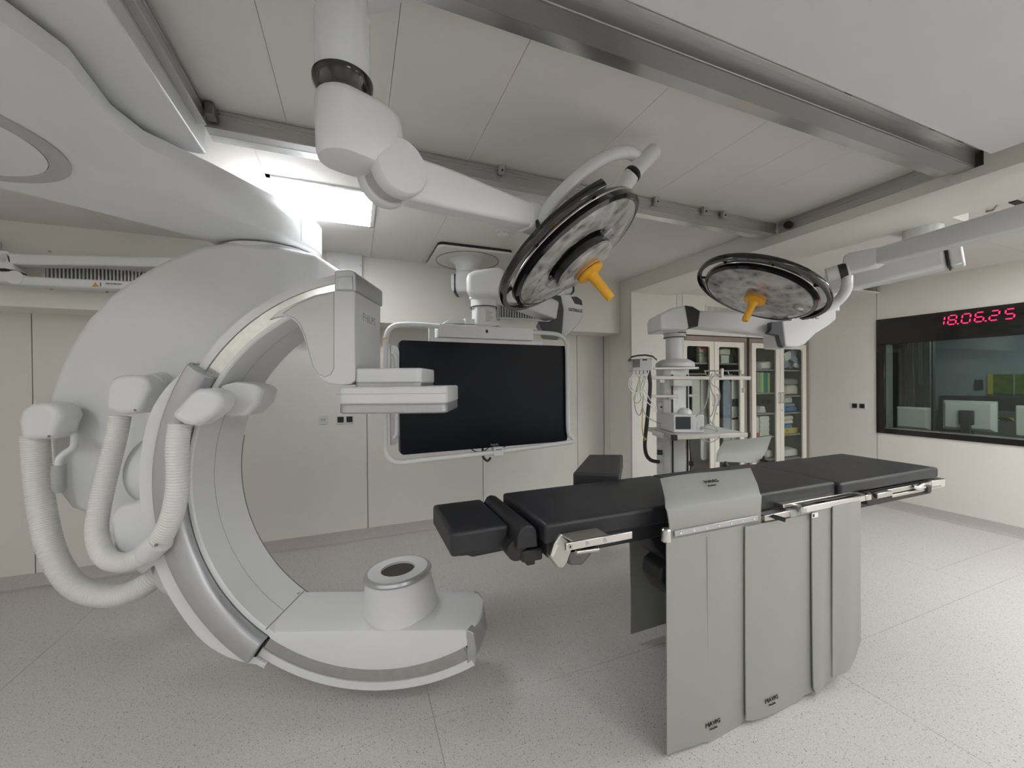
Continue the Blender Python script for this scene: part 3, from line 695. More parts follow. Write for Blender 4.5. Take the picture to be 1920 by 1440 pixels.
# --- light over the table
t = T('surgical_light', 'surgical light with plain round lens and yellow handle above the operating table', 'surgical light', (2.7, .6, 2.66), 'surgical lights')
c2 = K(1419, 553, 2.60); n2 = cam_dir(-.44, -.895, -.042)
lamp_head(t, c2, n2, cam_dir(.93, -.30, .3), False, 6)
P0, P1 = K(1648, 481, 2.45), K(2040, 375, 1.70)
sdir = (P1-P0).normalized(); sn = V((-sdir.y, sdir.x, 0)).normalized(); su = V((0, 0, 1))
B().loft([rect(P0, .040, -.050, .050), rect(P0.lerp(P1, .5), .044, -.058, .056), rect(P1, .048, -.062, .062)]).build('spring_arm', 'white', t, bevel=.012, seg=3, ang=40)
B().loft([rect(K(1586, 496, 2.56), .036, -.062, .052), rect(K(1597, 493, 2.54), .042, -.066, .064), rect(K(1640, 484, 2.46), .042, -.062, .060), rect(K(1657, 479, 2.43), .036, -.045, .05)]).build('arm_end', 'white', t, bevel=.012, seg=3, ang=40)
B().cyl(K(1549, 517, 2.62), K(1592, 505, 2.55), .047, 24).build('swivel', 'white', t, bevel=.004)
B().cyl(K(1573, 510.5, 2.58), K(1588, 506, 2.555), .049, 24).build('swivel_ring', 'black_pla', t)
yk = curve([K(1588, 518, 2.56), K(1588, 535, 2.56), K(1583, 550, 2.57), K(1570, 565, 2.60), K(1550, 576, 2.63), K(1525, 583, 2.67), K(1490, 582, 2.70)], 7)
B().tube(yk, .032, 16).build('yoke', 'white_gloss', t)
B().tube([K(1515, 583, 2.68), c2-n2*.08+(K(1515, 583, 2.68)-c2).normalized()*.1], .05, 14).build('yoke_root', 'black_pla', t)
kp = V((P1.x, P1.y, 0))+V((sdir.x, sdir.y, 0)).normalized()*.05
B().lathe(kp, Z_, [(.06, P1.z-.09), (.075, P1.z-.07), (.075, P1.z+.1), (.06, P1.z+.11), (.055, 2.5), (.055, 2.551)], 32).build('ceiling_tube', 'white_gloss', t)
# --- folded wall arm on the left above the vent
t = T('support_arm', 'white folded support arm with warning triangle in front of the soffit vent', 'support arm', (-2.1, 3.5, 2.2))
YA_ = 3.66
def slab(name, pts, th, m='white', bev=.012):
    return B().prism([KY(a, b, YA_) for a, b in pts], Y_*th).build(name, m, t, bevel=bev, seg=3, ang=45)
slab('upper_arm', [(-60, 472), (0, 473), (60, 475.5), (200, 479), (420, 484), (420, 503), (200, 498), (60, 496), (0, 494), (-60, 494)], .10)
slab('joint_post', [(-60, 469), (-4, 468), (10, 469), (18, 473), (22, 480), (24, 500), (27, 506), (-60, 503)], .11)
slab('joint_ring', [(-60, 502), (10, 503), (28, 507), (28, 510), (10, 507), (-60, 506)], .105, 'black', .001)
lo = slab('lower_arm', [(-60, 506), (14, 508), (30, 510), (40, 514), (55, 518), (120, 521), (300, 529), (420, 534), (420, 549), (200, 541), (125, 539), (100, 537), (30, 533), (15, 529), (-60, 525)], .10)
B().lathe(KY(27, 520, YA_), -Y_, [(.045, 0), (.044, .003), (0, .003)], 28).build('pivot_cap', 'white', t)
B().prism([KY(a, b, YA_-.001) for a, b in ((178.5, 529.5), (172, 537.5), (186, 538))], -Y_*.0015).build('warning_triangle', 'orange', lo)
B().ob(KY(188.5, 533.5, YA_-.001), X_*.002, Y_*.001, Z_*.014).build('mark', 'ink', lo)
for i in range(9):
    B().ob(KY(199+i*3.4, 531.5+i*.16, YA_-.001), X_*(.004+.002*(i % 3)), Y_*.0008, Z_*(.004+.002*(i % 2))).build('print_mark', 'grey_ink', lo)
B().box(KY(-60, 490, YA_).x-.05, KY(-60, 490, YA_).x+.05, YA_+.04, 3.85, 2.3, 2.55).build('wall_mount', 'white', t, bevel=.01)
# ------------------------------------------------------------------ monitor pendant
def kp(px, py, o, n_):
    q = ray(px, py); return CAM+q*((V(o)-CAM).dot(n_)/q.dot(n_))
t = T('ceiling_pendant', 'white jointed ceiling pendant that carries the large monitor', 'pendant', (.97, 3.53, 2.70), 'ceiling pendants')
px_, py_ = .97, 3.53
pl = B().prism([V((px_, py_, 2.66))+V((a, b, 0)) for a, b in rrect(.66, .64, .05)], (0, 0, .018)).build('ceiling_plate', 'ceil', t, bevel=.002)
B().prism([V((px_, py_, 2.677))+V((a, b, 0)) for a, b in rrect(.655, .635, .05)], (0, 0, .025)).build('plate_gasket', 'black', t)
B().tube([V((px_+.285*math.cos(a), py_+.285*math.sin(a), 2.659)) for a in arc(0, 357, 60)], .0035, 6, loop=True).build('plate_groove', 'dark_alu', t)
B().lathe((px_, py_, 0), -Z_, [(.17, -2.66), (.15, -2.652), (.12, -2.63), (.105, -2.58), (.105, -2.52)], 40).build('neck', 'white', t)
nk = K(872, 504, 3.64); bz = nk.z
B().lathe((px_, py_, 0), Z_, [(.108, bz+.035), (.108, bz+.02), (.105, bz+.02), (.105, bz)], 40).build('neck_collar', 'white', t)
B().lathe((px_, py_, 0), Z_, [(.106, bz+.02), (.109, bz+.018), (.109, bz+.008), (.106, bz+.006)], 40, loop=True).build('neck_ring', 'black', t)
def pblock(name, pts, d, th, m='white', bev=.03, seg=4, parent=None, ang=40):
    return B().prism([K(a, b, d) for a, b in pts], fH*th).build(name, m, parent or t, bevel=bev, seg=seg, ang=ang)
pblock('shoulder', [(851, 510), (860, 505), (892, 505), (905, 515), (905, 540), (895, 548), (853, 548), (848, 530)], 3.50, .26)
pblock('shoulder_cap', [(845, 516), (850, 511), (852, 520), (852, 545), (850, 549), (846, 540)], 3.52, .2, bev=.008)
pblock('cap_line', [(851.5, 513), (853.5, 513), (853.5, 547), (851.5, 547)], 3.495, .23, 'black', .001)
a0, a1 = K(885, 524, 3.62), K(1066, 541, 3.30)
B().tube([a0, a1], 1, sq=(.075, .085)).build('upper_arm', 'white', t, bevel=.02, seg=3)
pblock('upper_arm_cap', [(1058, 529), (1072, 530), (1079, 535), (1079, 546), (1072, 552), (1056, 553)], 3.24, .2)
pblock('cap_line', [(1074, 531), (1077, 534), (1077, 547), (1072, 552), (1070, 552), (1074, 546)], 3.232, .02, 'black', .001)
pblock('elbow', [(1045, 557), (1056, 551), (1072, 552), (1086, 558), (1093, 567), (1093, 594), (1084, 609), (1068, 624), (1057, 632), (1048, 630), (1046, 600)], 3.08, .30, bev=.025)
pblock('elbow_shell', [(1033, 556), (1044, 553), (1052, 554), (1057, 580), (1055, 612), (1053, 631), (1022, 629), (1016, 618), (1008, 602), (1030, 603), (1041, 594), (1046, 582)], 3.06, .28, 'anthracite', .012)
pblock('elbow_insert', [(1071, 556), (1082, 556), (1091, 563), (1092.5, 572), (1078, 569)], 3.072, .1, 'anthracite', .004)
text('GETINGE', K(1079, 582, 3.076), (K(1090, 583.5, 3.076)-K(1068, 580.5, 3.076)).normalized(), Z_, .034, 'lettering', 'ink', t, sx=.82)
l0, l1 = K(905, 536, 2.80), K(1036, 583, 3.12)
ld = (l1-l0).normalized(); ls = V((-ld.y, ld.x, 0)).normalized(); lu = ls.cross(ld)*-1
if lu.z < 0: lu = -lu
B().loft([[o+ls*a*s+lu*b*s for a, b in ((-.075, -.075), (.075, -.075), (.075, .05), (.05, .075), (-.05, .075), (-.075, .05))] for o, s in ((l0, .95), (l1, 1.05))]).build('lower_arm', 'white', t, bevel=.015, seg=3, ang=30)
pblock('lower_knuckle', [(873, 520), (876, 512), (886, 506), (905, 502), (932, 499), (942, 501), (953, 511), (955, 543), (946, 553), (930, 557), (888, 557), (874, 550)], 2.64, .24, bev=.035)
wo = K(907, 566, 2.76); wx = V((wo.x, wo.y, 0))
def zz(py, d=2.76): return K(907, py, d).z
B().lathe(wx, Z_, [(.10, zz(552)), (.10, zz(562)), (.09, zz(564)), (.09, zz(577)), (.08, zz(580))], 36).build('wrist', 'white', t)
for yy in (561.5, 577.5):
    B().lathe(wx, Z_, [(.092, zz(yy+1)), (.0945, zz(yy+.9)), (.0945, zz(yy-.9)), (.092, zz(yy-1))], 36, loop=True).build('wrist_ring', 'black', t)
po = B().box(wx.x-.075, wx.x+.075, wx.y-.06, wx.y+.06, zz(613), zz(577)).build('post', 'white', t, bevel=.02, seg=3)
lb = B().box(wx.x-.005, wx.x+.068, wx.y-.0625, wx.y-.060, zz(606), zz(582)).build('rating_label', 'offwhite', po)
for i in range(7):
    B().box(wx.x+.0, wx.x+.02+.036*((i*37 % 10)/10), wx.y-.0632, wx.y-.0622, zz(584.5+i*3.0)-.002, zz(584.5+i*3.0)+.001).build('print_line', 'grey_ink', lb)
# ------------------------------------------------------------------ big monitor
ML, MR = V((.262, 2.617, 0)), V((1.524, 2.690, 0)); me_ = (MR-ML).normalized(); mn = V((me_.y, -me_.x, 0))   # mn faces the camera
mw = (MR-ML).length; mz0, mz1 = 1.084, 1.822; mc_ = (ML+MR)/2+Z_*((mz0+mz1)/2); mh = mz1-mz0
t = T('wall_monitor', 'large black display in a white tube frame hung from the ceiling pendant', 'monitor', mc_-Z_*mh/2)
B().prism(plane_pts(mc_, me_, Z_, rrect(mw, mh, .025)), -mn*.075).build('housing', 'anthracite', t, bevel=.008)
B().prism(plane_pts(mc_+mn*.001, me_, Z_, rrect(mw, mh, .025)), -mn*.02).build('bezel', 'screen', t, bevel=.003)
B().prism(plane_pts(mc_+mn*.0005+Z_*.006, me_, Z_, rrect(mw-.07, mh-.085, .004)), mn*.0012).build('screen', 'screen', t)
text('PHILIPS', mc_+mn*.002-Z_*(mh/2-.018)+me_*.02, me_, Z_, .018, 'lettering', 'grey_ink', t)
fo = mc_+mn*.02
def fp(px, py): return kp(px, py, fo, mn)
frm = curve([fp(824, 612), fp(790, 609), fp(755, 608.5), fp(737, 612), fp(727, 622), fp(723.5, 640), fp(723, 700), fp(722, 780), fp(722.5, 835), fp(725, 852), fp(733, 863), fp(750, 867), fp(800, 862), fp(925, 848), fp(1040, 833), fp(1068, 829), fp(1074, 826), fp(1073, 821), fp(1066, 815)], 7)
fr = B().tube(frm, .0165, 14).build('tube_frame', 'white', t)
frm = curve([fp(996, 623), fp(1030, 625), fp(1048, 628), fp(1058, 636), fp(1063, 652), fp(1064, 720), fp(1065, 800), fp(1068, 818)], 7)
B().tube(frm, .0165, 14).build('tube_frame', 'white', t)
B().tube([fp(722.8, 633), fp(722.8, 636)], .0175, 14).build('clip', 'yellow_cable', fr)
B().tube([fp(760, 866), fp(900, 851)], .0175, 14).build('grip_sleeve', 'white', fr)
a, b_ = kp(822, 611, fo, mn), kp(998, 633, fo, mn)
cb = (a+b_)/2
br = B().ob(V((cb.x, cb.y, kp(910, 623.5, fo, mn).z))-mn*.05, me_*((b_-a).dot(me_)/2), mn*.07, Z_*.044).build('yoke_beam', 'white', t, bevel=.004)
B().ob(kp(905, 606, fo, mn)*1.0-mn*.05+Z_*.006, me_*.13, mn*.06, Z_*.02).build('yoke_plate', 'white', t, bevel=.004)
B().ob(kp(911, 622, fo, mn)-mn*.0, me_*.008, mn*.022, Z_*.010).build('sensor_window', 'black', br)
for px in (882, 888, 897, 929, 938):
    q = kp(px, 604, fo, mn)-mn*.03; B().cyl(q, q+Z_*.022, .008, 10).build('bolt', 'dark_alu', br)
B().ob(kp(812, 625, fo, mn)-mn*.04, me_*.02, mn*.01, Z_*.05).build('bracket', 'white', t, bevel=.002)
B().ob(mc_+Z_*(mh/2+.012)-mn*.03, me_*.42, mn*.03, Z_*.014).build('top_bracket', 'white', t)
dm = curve([kp(832, 606, fo, mn), kp(845, 598, fo, mn), kp(858, 595, fo, mn), kp(870, 600, fo, mn), kp(876, 607, fo, mn)], 5)
B().prism(dm, -mn*.12).build('camera_dome', 'white', t, bevel=.008)
B().prism([kp(a_, b2, fo, mn) for a_, b2 in ((732, 645), (746, 650), (749, 660), (749, 815), (744, 832), (733, 836))], -mn*.05).build('side_bracket', 'silver', t, bevel=.004)
B().tube(curve([kp(737, 662, fo, mn), kp(742, 672, fo, mn), kp(743, 700, fo, mn), kp(743, 800, fo, mn), kp(740, 818, fo, mn), kp(735, 820, fo, mn)], 5), .014, 10).build('side_handle', 'white', t)
hm = B().prism(plane_pts(kp(933, 846, fo, mn)+mn*.02, me_, Z_, rrect(.075, .062, .012)), -mn*.05).build('switch_module', 'white', t, bevel=.004)
for i in range(4): B().ob(kp(933, 844.5, fo, mn)+mn*.0205+me_*(-.018+.012*i)+Z_*.009, me_*.004, mn*.001, Z_*.0035).build('button', 'ink', hm)
for nm, pts, r in (('cable', [(904, 830), (905, 845), (906, 857), (914, 864), (920, 858)], .009), ('cable', [(880, 838), (890, 846), (902, 847), (912, 843), (918, 836)], .004), ('cable', [(918, 834), (925, 841), (935, 840), (946, 838), (951, 832)], .003)):
    B().tube(curve([kp(a_, b2, fo-mn*.04, mn) for a_, b2 in pts], 6), r, 8).build(nm, 'black_pla', t)
# ------------------------------------------------------------------ equipment pendant
t = T('ceiling_pendant', 'white jointed ceiling pendant with socket column and accessory rails', 'pendant', K(1730, 420, 2.6), 'ceiling pendants')
q = K(1730, 432, 2.66)
B().box(q.x-.16, q.x+.16, q.y-.16, q.y+.16, 2.56, ZR+.002).build('ceiling_box', 'wall', t, bevel=.003)
B().lathe((q.x, q.y, 0), Z_, [(.10, 2.44), (.10, 2.57)], 32).build('neck', 'white', t)
u0, u1 = K(1548, 538, 3.12), K(1775, 483, 2.62)
B().tube([u0, u1], 1, sq=(.075, .075)).build('upper_arm', 'white', t, bevel=.025, seg=3)
dq = (u1-u0).normalized()
B().tube([u1, u1+dq*.010], 1, sq=(.079, .079)).build('arm_end_line', 'black', t, bevel=.02)
B().tube([u1+dq*.010, u1+dq*.06, u1+dq*.075], 1, sq=(.077, .077)).build('arm_end_cap', 'white', t, bevel=.022, seg=3)
B().lathe((u0.x, u0.y, 0), Z_, [(.085, K(1540, 585, 3.12).z), (.085, u0.z)], 28).build('elbow_neck', 'white', t)
DE = 3.02
pblock('elbow', [(1466, 602), (1500, 590), (1540, 580), (1568, 574), (1569, 598), (1556, 609), (1530, 625), (1510, 645), (1495, 651), (1472, 650)], DE, .26, bev=.012)
pblock('elbow_shell', [(1446, 604), (1467, 603), (1472, 648), (1469, 652), (1465, 648), (1460, 629), (1440, 625), (1446, 618)], DE-.012, .05, 'anthracite', .004)
text('GETINGE', K(1501, 593.5, DE-.001), (K(1560, 592, DE)-K(1470, 592, DE)).normalized(), Z_, .055, 'lettering', 'ink', t, sx=1.25)
pblock('lower_arm', [(1295, 581), (1400, 585), (1478, 592), (1480, 630), (1440, 627), (1300, 612)], DE+.06, .15, bev=.02)
pblock('head', [(1238, 598), (1241, 588), (1262, 577), (1280, 573.5), (1286, 573), (1293, 612), (1289, 618), (1239, 619)], DE-.03, .30, bev=.02)
pblock('head_shell', [(1285, 572.5), (1299, 574.5), (1313, 583), (1309, 612), (1292, 613)], DE-.035, .31, 'black_pla', .006)
hc = K(1265, 640, 3.25); hx = V((hc.x, hc.y, 0))
def hz(py): return K(1265, py, 3.25).z
B().lathe(hx, Z_, [(.10, hz(617)), (.085, hz(621)), (.085, hz(632)), (.07, hz(635)), (.07, hz(676))], 36).build('drop_tube', 'white', t)
for yy in (625.5, 633.5):
    B().lathe(hx, Z_, [(.084, hz(yy+.8)), (.0875, hz(yy+.7)), (.0875, hz(yy-.7)), (.084, hz(yy-.8))], 36, loop=True).build('tube_ring', 'black', t)
B().lathe(hx, Z_, [(.10, hz(674)), (.125, hz(677)), (.15, hz(681)), (.152, hz(688)), (.14, hz(690))], 36).build('collar', 'white', t, bevel=.004)
def plan(pts, z0, z1): return [K(a, 715, d)*1.0 for a, d in pts]
def colp(name, pts, z0, z1, m, bev=.01, parent=None):
    return B().prism([V((K(a, 715, d).x, K(a, 715, d).y, z0)) for a, d in pts], (0, 0, z1-z0)).build(name, m, parent or t, bevel=bev, seg=3, ang=30)
z0c, z1c = .45, hz(689)
colp('column', [(1230, 3.350), (1234, 3.230), (1243, 3.150), (1258, 3.120), (1289, 3.170), (1292, 3.350), (1262, 3.410)], z0c, z1c, 'white', .012)
for a, d in ((1260.5, 3.118), (1288.8, 3.165)):
    colp('channel', [(a-1.6, d-.004), (a+1.6, d-.004), (a+1.6, d+.02), (a-1.6, d+.02)], z0c, z1c-.06, 'black_pla', .001)
def onface(px, py, d=3.135): return K(px, py, d)
for i, yy in enumerate((823, 832, 841, 850, 862, 872, 882)):
    q = onface(1239, yy, 3.180)
    B().ob(q+rH*.012, rH*.034+fH*-.018, fH*.004, Z_*.014).build('socket_plate', 'offwhite', t, bevel=.003)
for dx in (0, 5):
    for dy in (0, 5):
        q = K(1235+dx, 846+dy, 3.155); B().cyl(q+fH*.02, q-fH*.004, .0085, 12).build('socket', 'black_pla', t)
q = K(1239, 763, 3.180)
pt_ = B().prism(plane_pts(q, (rH*.9-fH*.4).normalized(), Z_, rrect(.05, .06, .012)), -fH*.01).build('gas_outlet', 'white_gloss', t, bevel=.003)
B().cyl(q-fH*.008, q-fH*.016, .008, 12).build('gas_port', 'ink', pt_)
# steel rails across the column
for (xa, ya, da), (xb_, yb_, db), hh in (((1205, 708, 3.130), (1408, 709, 2.970), .014), ((1214, 743, 3.110), (1272, 743, 3.070), .011), ((1225, 691, 3.110), (1310, 690, 3.110), .009), ((1290, 742, 3.090), (1309, 741, 3.070), .010)):
    B().tube([K(xa, ya, da), K(xb_, yb_, db)], 1, sq=(.006, hh)).build('accessory_rail', 'steel', t, bevel=.002)
for a in (1240, 1256):
    q = K(a, 745 if a > 1250 else 714, 3.120); B().ob(q, rH*.02, fH*.02, Z_*.016).build('rail_clamp', 'white', t, bevel=.004)
pblock('cable_box', [(1263, 712), (1298, 712), (1298, 724), (1263, 724)], 3.050, .08, 'offwhite', .004)
# shelf
zs = 1.157
sh = [KZ(1214, 801, zs), KZ(1264, 817, zs), KZ(1403, 812, zs), KZ(1386, 801, zs)]
sh[3] = sh[2]+(sh[0]-sh[1])
t2 = T('pendant_shelf', 'white equipment shelf with steel edge rails on the pendant column', 'shelf', sh[0])
B().prism([p_-Z_*.022 for p_ in sh], (0, 0, .022)).build('board', 'white', t2, bevel=.003)
for a, b_ in ((0, 1), (1, 2)):
    B().tube([sh[a]-Z_*.012, sh[b_]-Z_*.012], 1, sq=(.010, .016)).build('edge_rail', 'steel', t2, bevel=.002)
B().ob(sh[1]-Z_*.012, rH*.018, fH*.018, Z_*.020).build('corner_bumper', 'black_pla', t2, bevel=.005)
B().ob(sh[2]-Z_*.012, rH*.012, fH*.014, Z_*.018).build('corner_bumper', 'black_pla', t2, bevel=.005)
q = KZ(1337, 813, zs-.012); ex = (sh[2]-sh[1]).normalized(); en = V((ex.y, -ex.x, 0))
mdl = B().ob(q+en*.012, ex*.04, en*.006, Z_*.012).build('switch_label', 'offwhite', t2, bevel=.002)
for i in range(3): B().ob(q+en*.0185+ex*(-.02+.02*i), ex*.007, en*.001, Z_*.006).build('switch', 'ink', mdl)
B().prism([K(1240, 812, 2.95), K(1262, 812, 2.93), K(1262, 826, 2.93), K(1240, 822, 2.95)], fH*.2).build('bracket', 'white', t2, bevel=.004)
# device on the shelf
t2 = T('medical_device', 'white tabletop medical device with small dark screen on the pendant shelf', 'device', KZ(1285, 812, zs))
c0, c1 = KZ(1263, 812, zs+.002), KZ(1321, 812, zs+.002)
ex2 = (c1-c0).normalized(); en2 = V((ex2.y, -ex2.x, 0)); W = (c1-c0).length
hh = K(1264, 780, c0.length).z
H = .135
dd_ = (sh[0]-sh[1]).normalized()
B().prism([c0, c1, c1+dd_*.24, c0+dd_*.24], (0, 0, H)).build('case', 'white', t2, bevel=.010, seg=3)
B().ob(c0+ex2*(W*.31)+en2*.001+Z_*(H*.55), ex2*(W*.245), en2*.002, Z_*(H*.34)).build('screen', 'screen_dim', t2, bevel=.002)
for i in range(2): B().prism(plane_pts(c0+ex2*(W*(.66+.14*i))+en2*.0+Z_*(H*.42), ex2, Z_, rrect(.018, .05, .008)), en2*.004).build('button', 'white_gloss', t2, bevel=.001)
B().lathe(c0+ex2*(W*.92)+Z_*(H*.30), en2, [(.012, 0), (.012, .012), (.008, .014)], 16).build('connector', 'grey_pla', t2)
B().lathe(c0+ex2*(W*.6)+dd_*.12+Z_*H, Z_, [(.055, 0), (.05, .02), (.03, .04), (0, .045)], 24).build('top_dome', 'white', t2)
# infusion hooks
t2 = T('infusion_bar', 'grey horizontal bar with hooks on a short post above the pendant rail', 'infusion bar', K(1354, 708, 2.98))
B().cyl(K(1353.5, 708, 2.98), K(1353.5, 691, 2.98), .012, 12).build('post', 'steel', t2)
B().tube([K(1320, 695.5, 3.00), K(1390, 695, 2.95)], .005, 8).build('bar', 'steel', t2)
for px in (1322, 1341, 1365, 1388):
    B().tube(curve([K(px, 695, 2.98), K(px+1, 700, 2.98), K(px+4, 704, 2.97), K(px+7, 701, 2.96)], 5), .004, 8).build('hook', 'steel', t2)
tg = T('luggage_tag', 'small grey tag hanging from the end of the pendant rail', 'tag', K(1394, 712, 2.94))
B().tube([K(1394, 711, 2.94), K(1394, 728, 2.94)], .0025, 6).build('string', 'grey_pla', tg)
B().ob(K(1394, 732, 2.94), rH*.013, fH*.003, Z_*.017).build('plate', 'grey_pla', tg, bevel=.002)
# patient monitor on the rail
t2 = T('patient_monitor', 'small white patient monitor with black screen under a black cloth', 'patient monitor', K(1203, 700, 2.8))
pm_ = B().prism([K(1186, 673, 3.06), K(1223, 671, 3.04), K(1223, 694, 3.04), K(1186, 695, 3.06)], fH*.12).build('case', 'white', t2, bevel=.004)
B().prism([K(1187, 674, 2.797), K(1200, 673.5, 3.05), K(1200, 688.5, 3.05), K(1187, 689, 2.797)], fH*.01).build('screen', 'screen', t2, bevel=.001)
for px, py in ((1207, 674.5), (1211.5, 674.5)):
    q = K(px, py, 2.785); B().cyl(q+fH*.01, q-fH*.004, .006, 10).build('knob', 'ink', t2)
for i in range(4): B().prism([K(1186+7*i, 695, 3.05), K(1190.5+7*i, 695, 3.05), K(1190.5+7*i, 702, 3.05), K(1186+7*i, 702, 3.05)], fH*.03).build('plug', 'white', t2, bevel=.002)
cl_ = [[K(a, b, d) for a, b in ((1178, 678), (1184, 671), (1195, 668.5), (1210, 667.5), (1224, 670), (1232, 677))] for d in (3.02, 3.12, 3.22)]
b = B(); vs = [p_ for r_ in cl_ for p_ in r_]; vs += [p_+Z_*.014 for p_ in vs]
n6 = 6; fs = []
for k in range(2):
    for i in range(5):
        o = k*n6+i; fs += [(o, o+1, o+n6+1, o+n6), (o+18, o+n6+18, o+n6+19, o+19)]
rim = [0, 1, 2, 3, 4, 5, 11, 17, 16, 15, 14, 13, 12, 6]
fs += [(rim[i], rim[(i+1) % 14], rim[(i+1) % 14]+18, rim[i]+18) for i in range(14)]
tag(b.add(vs, fs).build('cloth_cover', 'black_pla'), 'black cloth folded over the small patient monitor', 'cloth')
# hanging cables
rnd = random.Random(3)
def cable(name, label, pts, d, r, m, group='cables hanging from the equipment pendant'):
    return tag(B().tube(curve([K(a, b, d) for a, b in pts], 6), r, 7).build(name, m), label, 'cable', group)
cable('breathing_hose', 'thick black hose hanging beside the pendant column', [(1216, 695), (1219, 720), (1217, 750), (1213, 790), (1209, 830), (1211, 850), (1217, 860), (1224, 864), (1236, 866)], 3.10, .015, 'black_pla')
cable('monitor_cable', 'white coiled cable loop below the small patient monitor', [(1192, 700), (1180, 712), (1180, 728), (1192, 737), (1204, 730), (1208, 714), (1198, 704), (1186, 708), (1182, 722), (1190, 734)], 3.06, .0045, 'paper')
cable('monitor_cable', 'white cable looping down past the steel rail of the pendant', [(1212, 680), (1216, 695), (1210, 715), (1206, 735), (1212, 752), (1224, 764), (1231, 772), (1229, 762), (1218, 748), (1208, 730)], 3.05, .0045, 'paper')
cable('monitor_cable', 'green tinted thin cable bundle under the patient monitor', [(1196, 702), (1200, 718), (1194, 734), (1188, 748), (1194, 756), (1202, 748), (1200, 730), (1206, 712)], 3.07, .004, 'lime_box')
cable('monitor_cable', 'grey thin cable with dark plug below the patient monitor', [(1203, 700), (1196, 720), (1191, 742), (1190, 758), (1194, 774), (1200, 778), (1204, 766), (1206, 750)], 3.08, .0035, 'grey_pla')
cable('monitor_cable', 'thin grey cable sagging from the patient monitor to the device', [(1206, 745), (1205, 765), (1212, 780), (1220, 786), (1230, 791), (1240, 795)], 3.06, .0035, 'grey_pla')
cable('yellow_cable', 'thin yellow cable hanging down beside the black hose', [(1206, 740), (1205, 770), (1204, 800), (1207, 820), (1211, 822), (1208, 826)], 3.07, .004, 'yellow_cable')
cable('drop_cable', 'dark cable hanging from the pendant rail to the device', [(1331, 712), (1328, 730), (1326, 750), (1320, 765), (1312, 774), (1305, 781)], 2.86, .004, 'grey_pla')
cable('drop_cable', 'dark cable hanging from the infusion bar to the shelf', [(1336, 700), (1331, 712), (1334, 732), (1341, 750), (1336, 775), (1330, 785), (1338, 797), (1346, 808)], 2.84, .004, 'grey_pla')
cable('drop_cable', 'looped dark cable behind the infusion bar', [(1350, 702), (1340, 703), (1333, 714), (1336, 722), (1346, 728), (1350, 745), (1343, 765), (1337, 790), (1340, 800)], 2.85, .0035, 'grey_pla')
cable('drop_cable', 'short dark cable lying across the pendant shelf', [(1314, 806), (1325, 804), (1338, 806), (1345, 809), (1340, 800), (1328, 796), (1322, 800)], 2.82, .0035, 'grey_pla')
cable('power_cable', 'thin dark cable with black plug hanging under the pendant shelf', [(1293, 820), (1293, 840), (1295, 855), (1297, 868), (1294, 882), (1298, 892)], 2.96, .0035, 'black_pla')
q = K(1296, 869, 2.94); tag(B().ob(q, rH*.014, fH*.012, Z_*.018).build('plug', 'black_pla', bevel=.004), 'black square plug on the cable under the pendant shelf', 'plug')
cable('power_cable', 'loop of thin cable hanging below the front edge of the shelf', [(1312, 818), (1320, 825), (1332, 829), (1344, 824), (1350, 818)], 2.82, .0035, 'grey_pla')
# ------------------------------------------------------------------ glass cabinets
def frame_ring(b, o, u, v, W, H, w_, h_, r, th, n_, k=5):
    """door frame: rectangle W x H around a rounded opening w x h"""
    inn = rrect(w_, h_, r, k); out = []
    m = k+1
    for ci, (sx, sy) in enumerate(((1, 1), (-1, 1), (-1, -1), (1, -1))):
        for i in range(m):
            t_ = i/k
            a = (sx*W/2, sy*(H/2-r*2*(1-2*t_))) if (t_ < .5) == (ci % 2 == 0) and t_ != .5 else None
            if t_ == .5 or a is None: pass
            if ci % 2 == 0: p_ = (sx*W/2, sy*(H/2-r*(1-2*t_))) if t_ <= .5 else (sx*(W/2-r*(2*t_-1)), sy*H/2)
            else: p_ = (sx*(W/2-r*(1-2*t_)), sy*H/2) if t_ <= .5 else (sx*W/2, sy*(H/2-r*(2*t_-1)))
            out.append(p_)
    o, u, v, n_ = V(o), V(u), V(v), V(n_)
    rings = []
    for pts, off in ((inn, 0), (inn, th), (out, th), (out, 0)):
        rings.append([o+u*a+v*c+n_*off for a, c in pts])
    return b.loft(rings, loop=True)
x_s1, x_r1 = xc(1338), xc(1394); dw = x_r1-x_s1
x_s2, x_l2 = xc(1461), xc(1408); dw2 = x_s2-x_l2
CZ0, CZ1 = .12, KY(1330, 640, YC).z
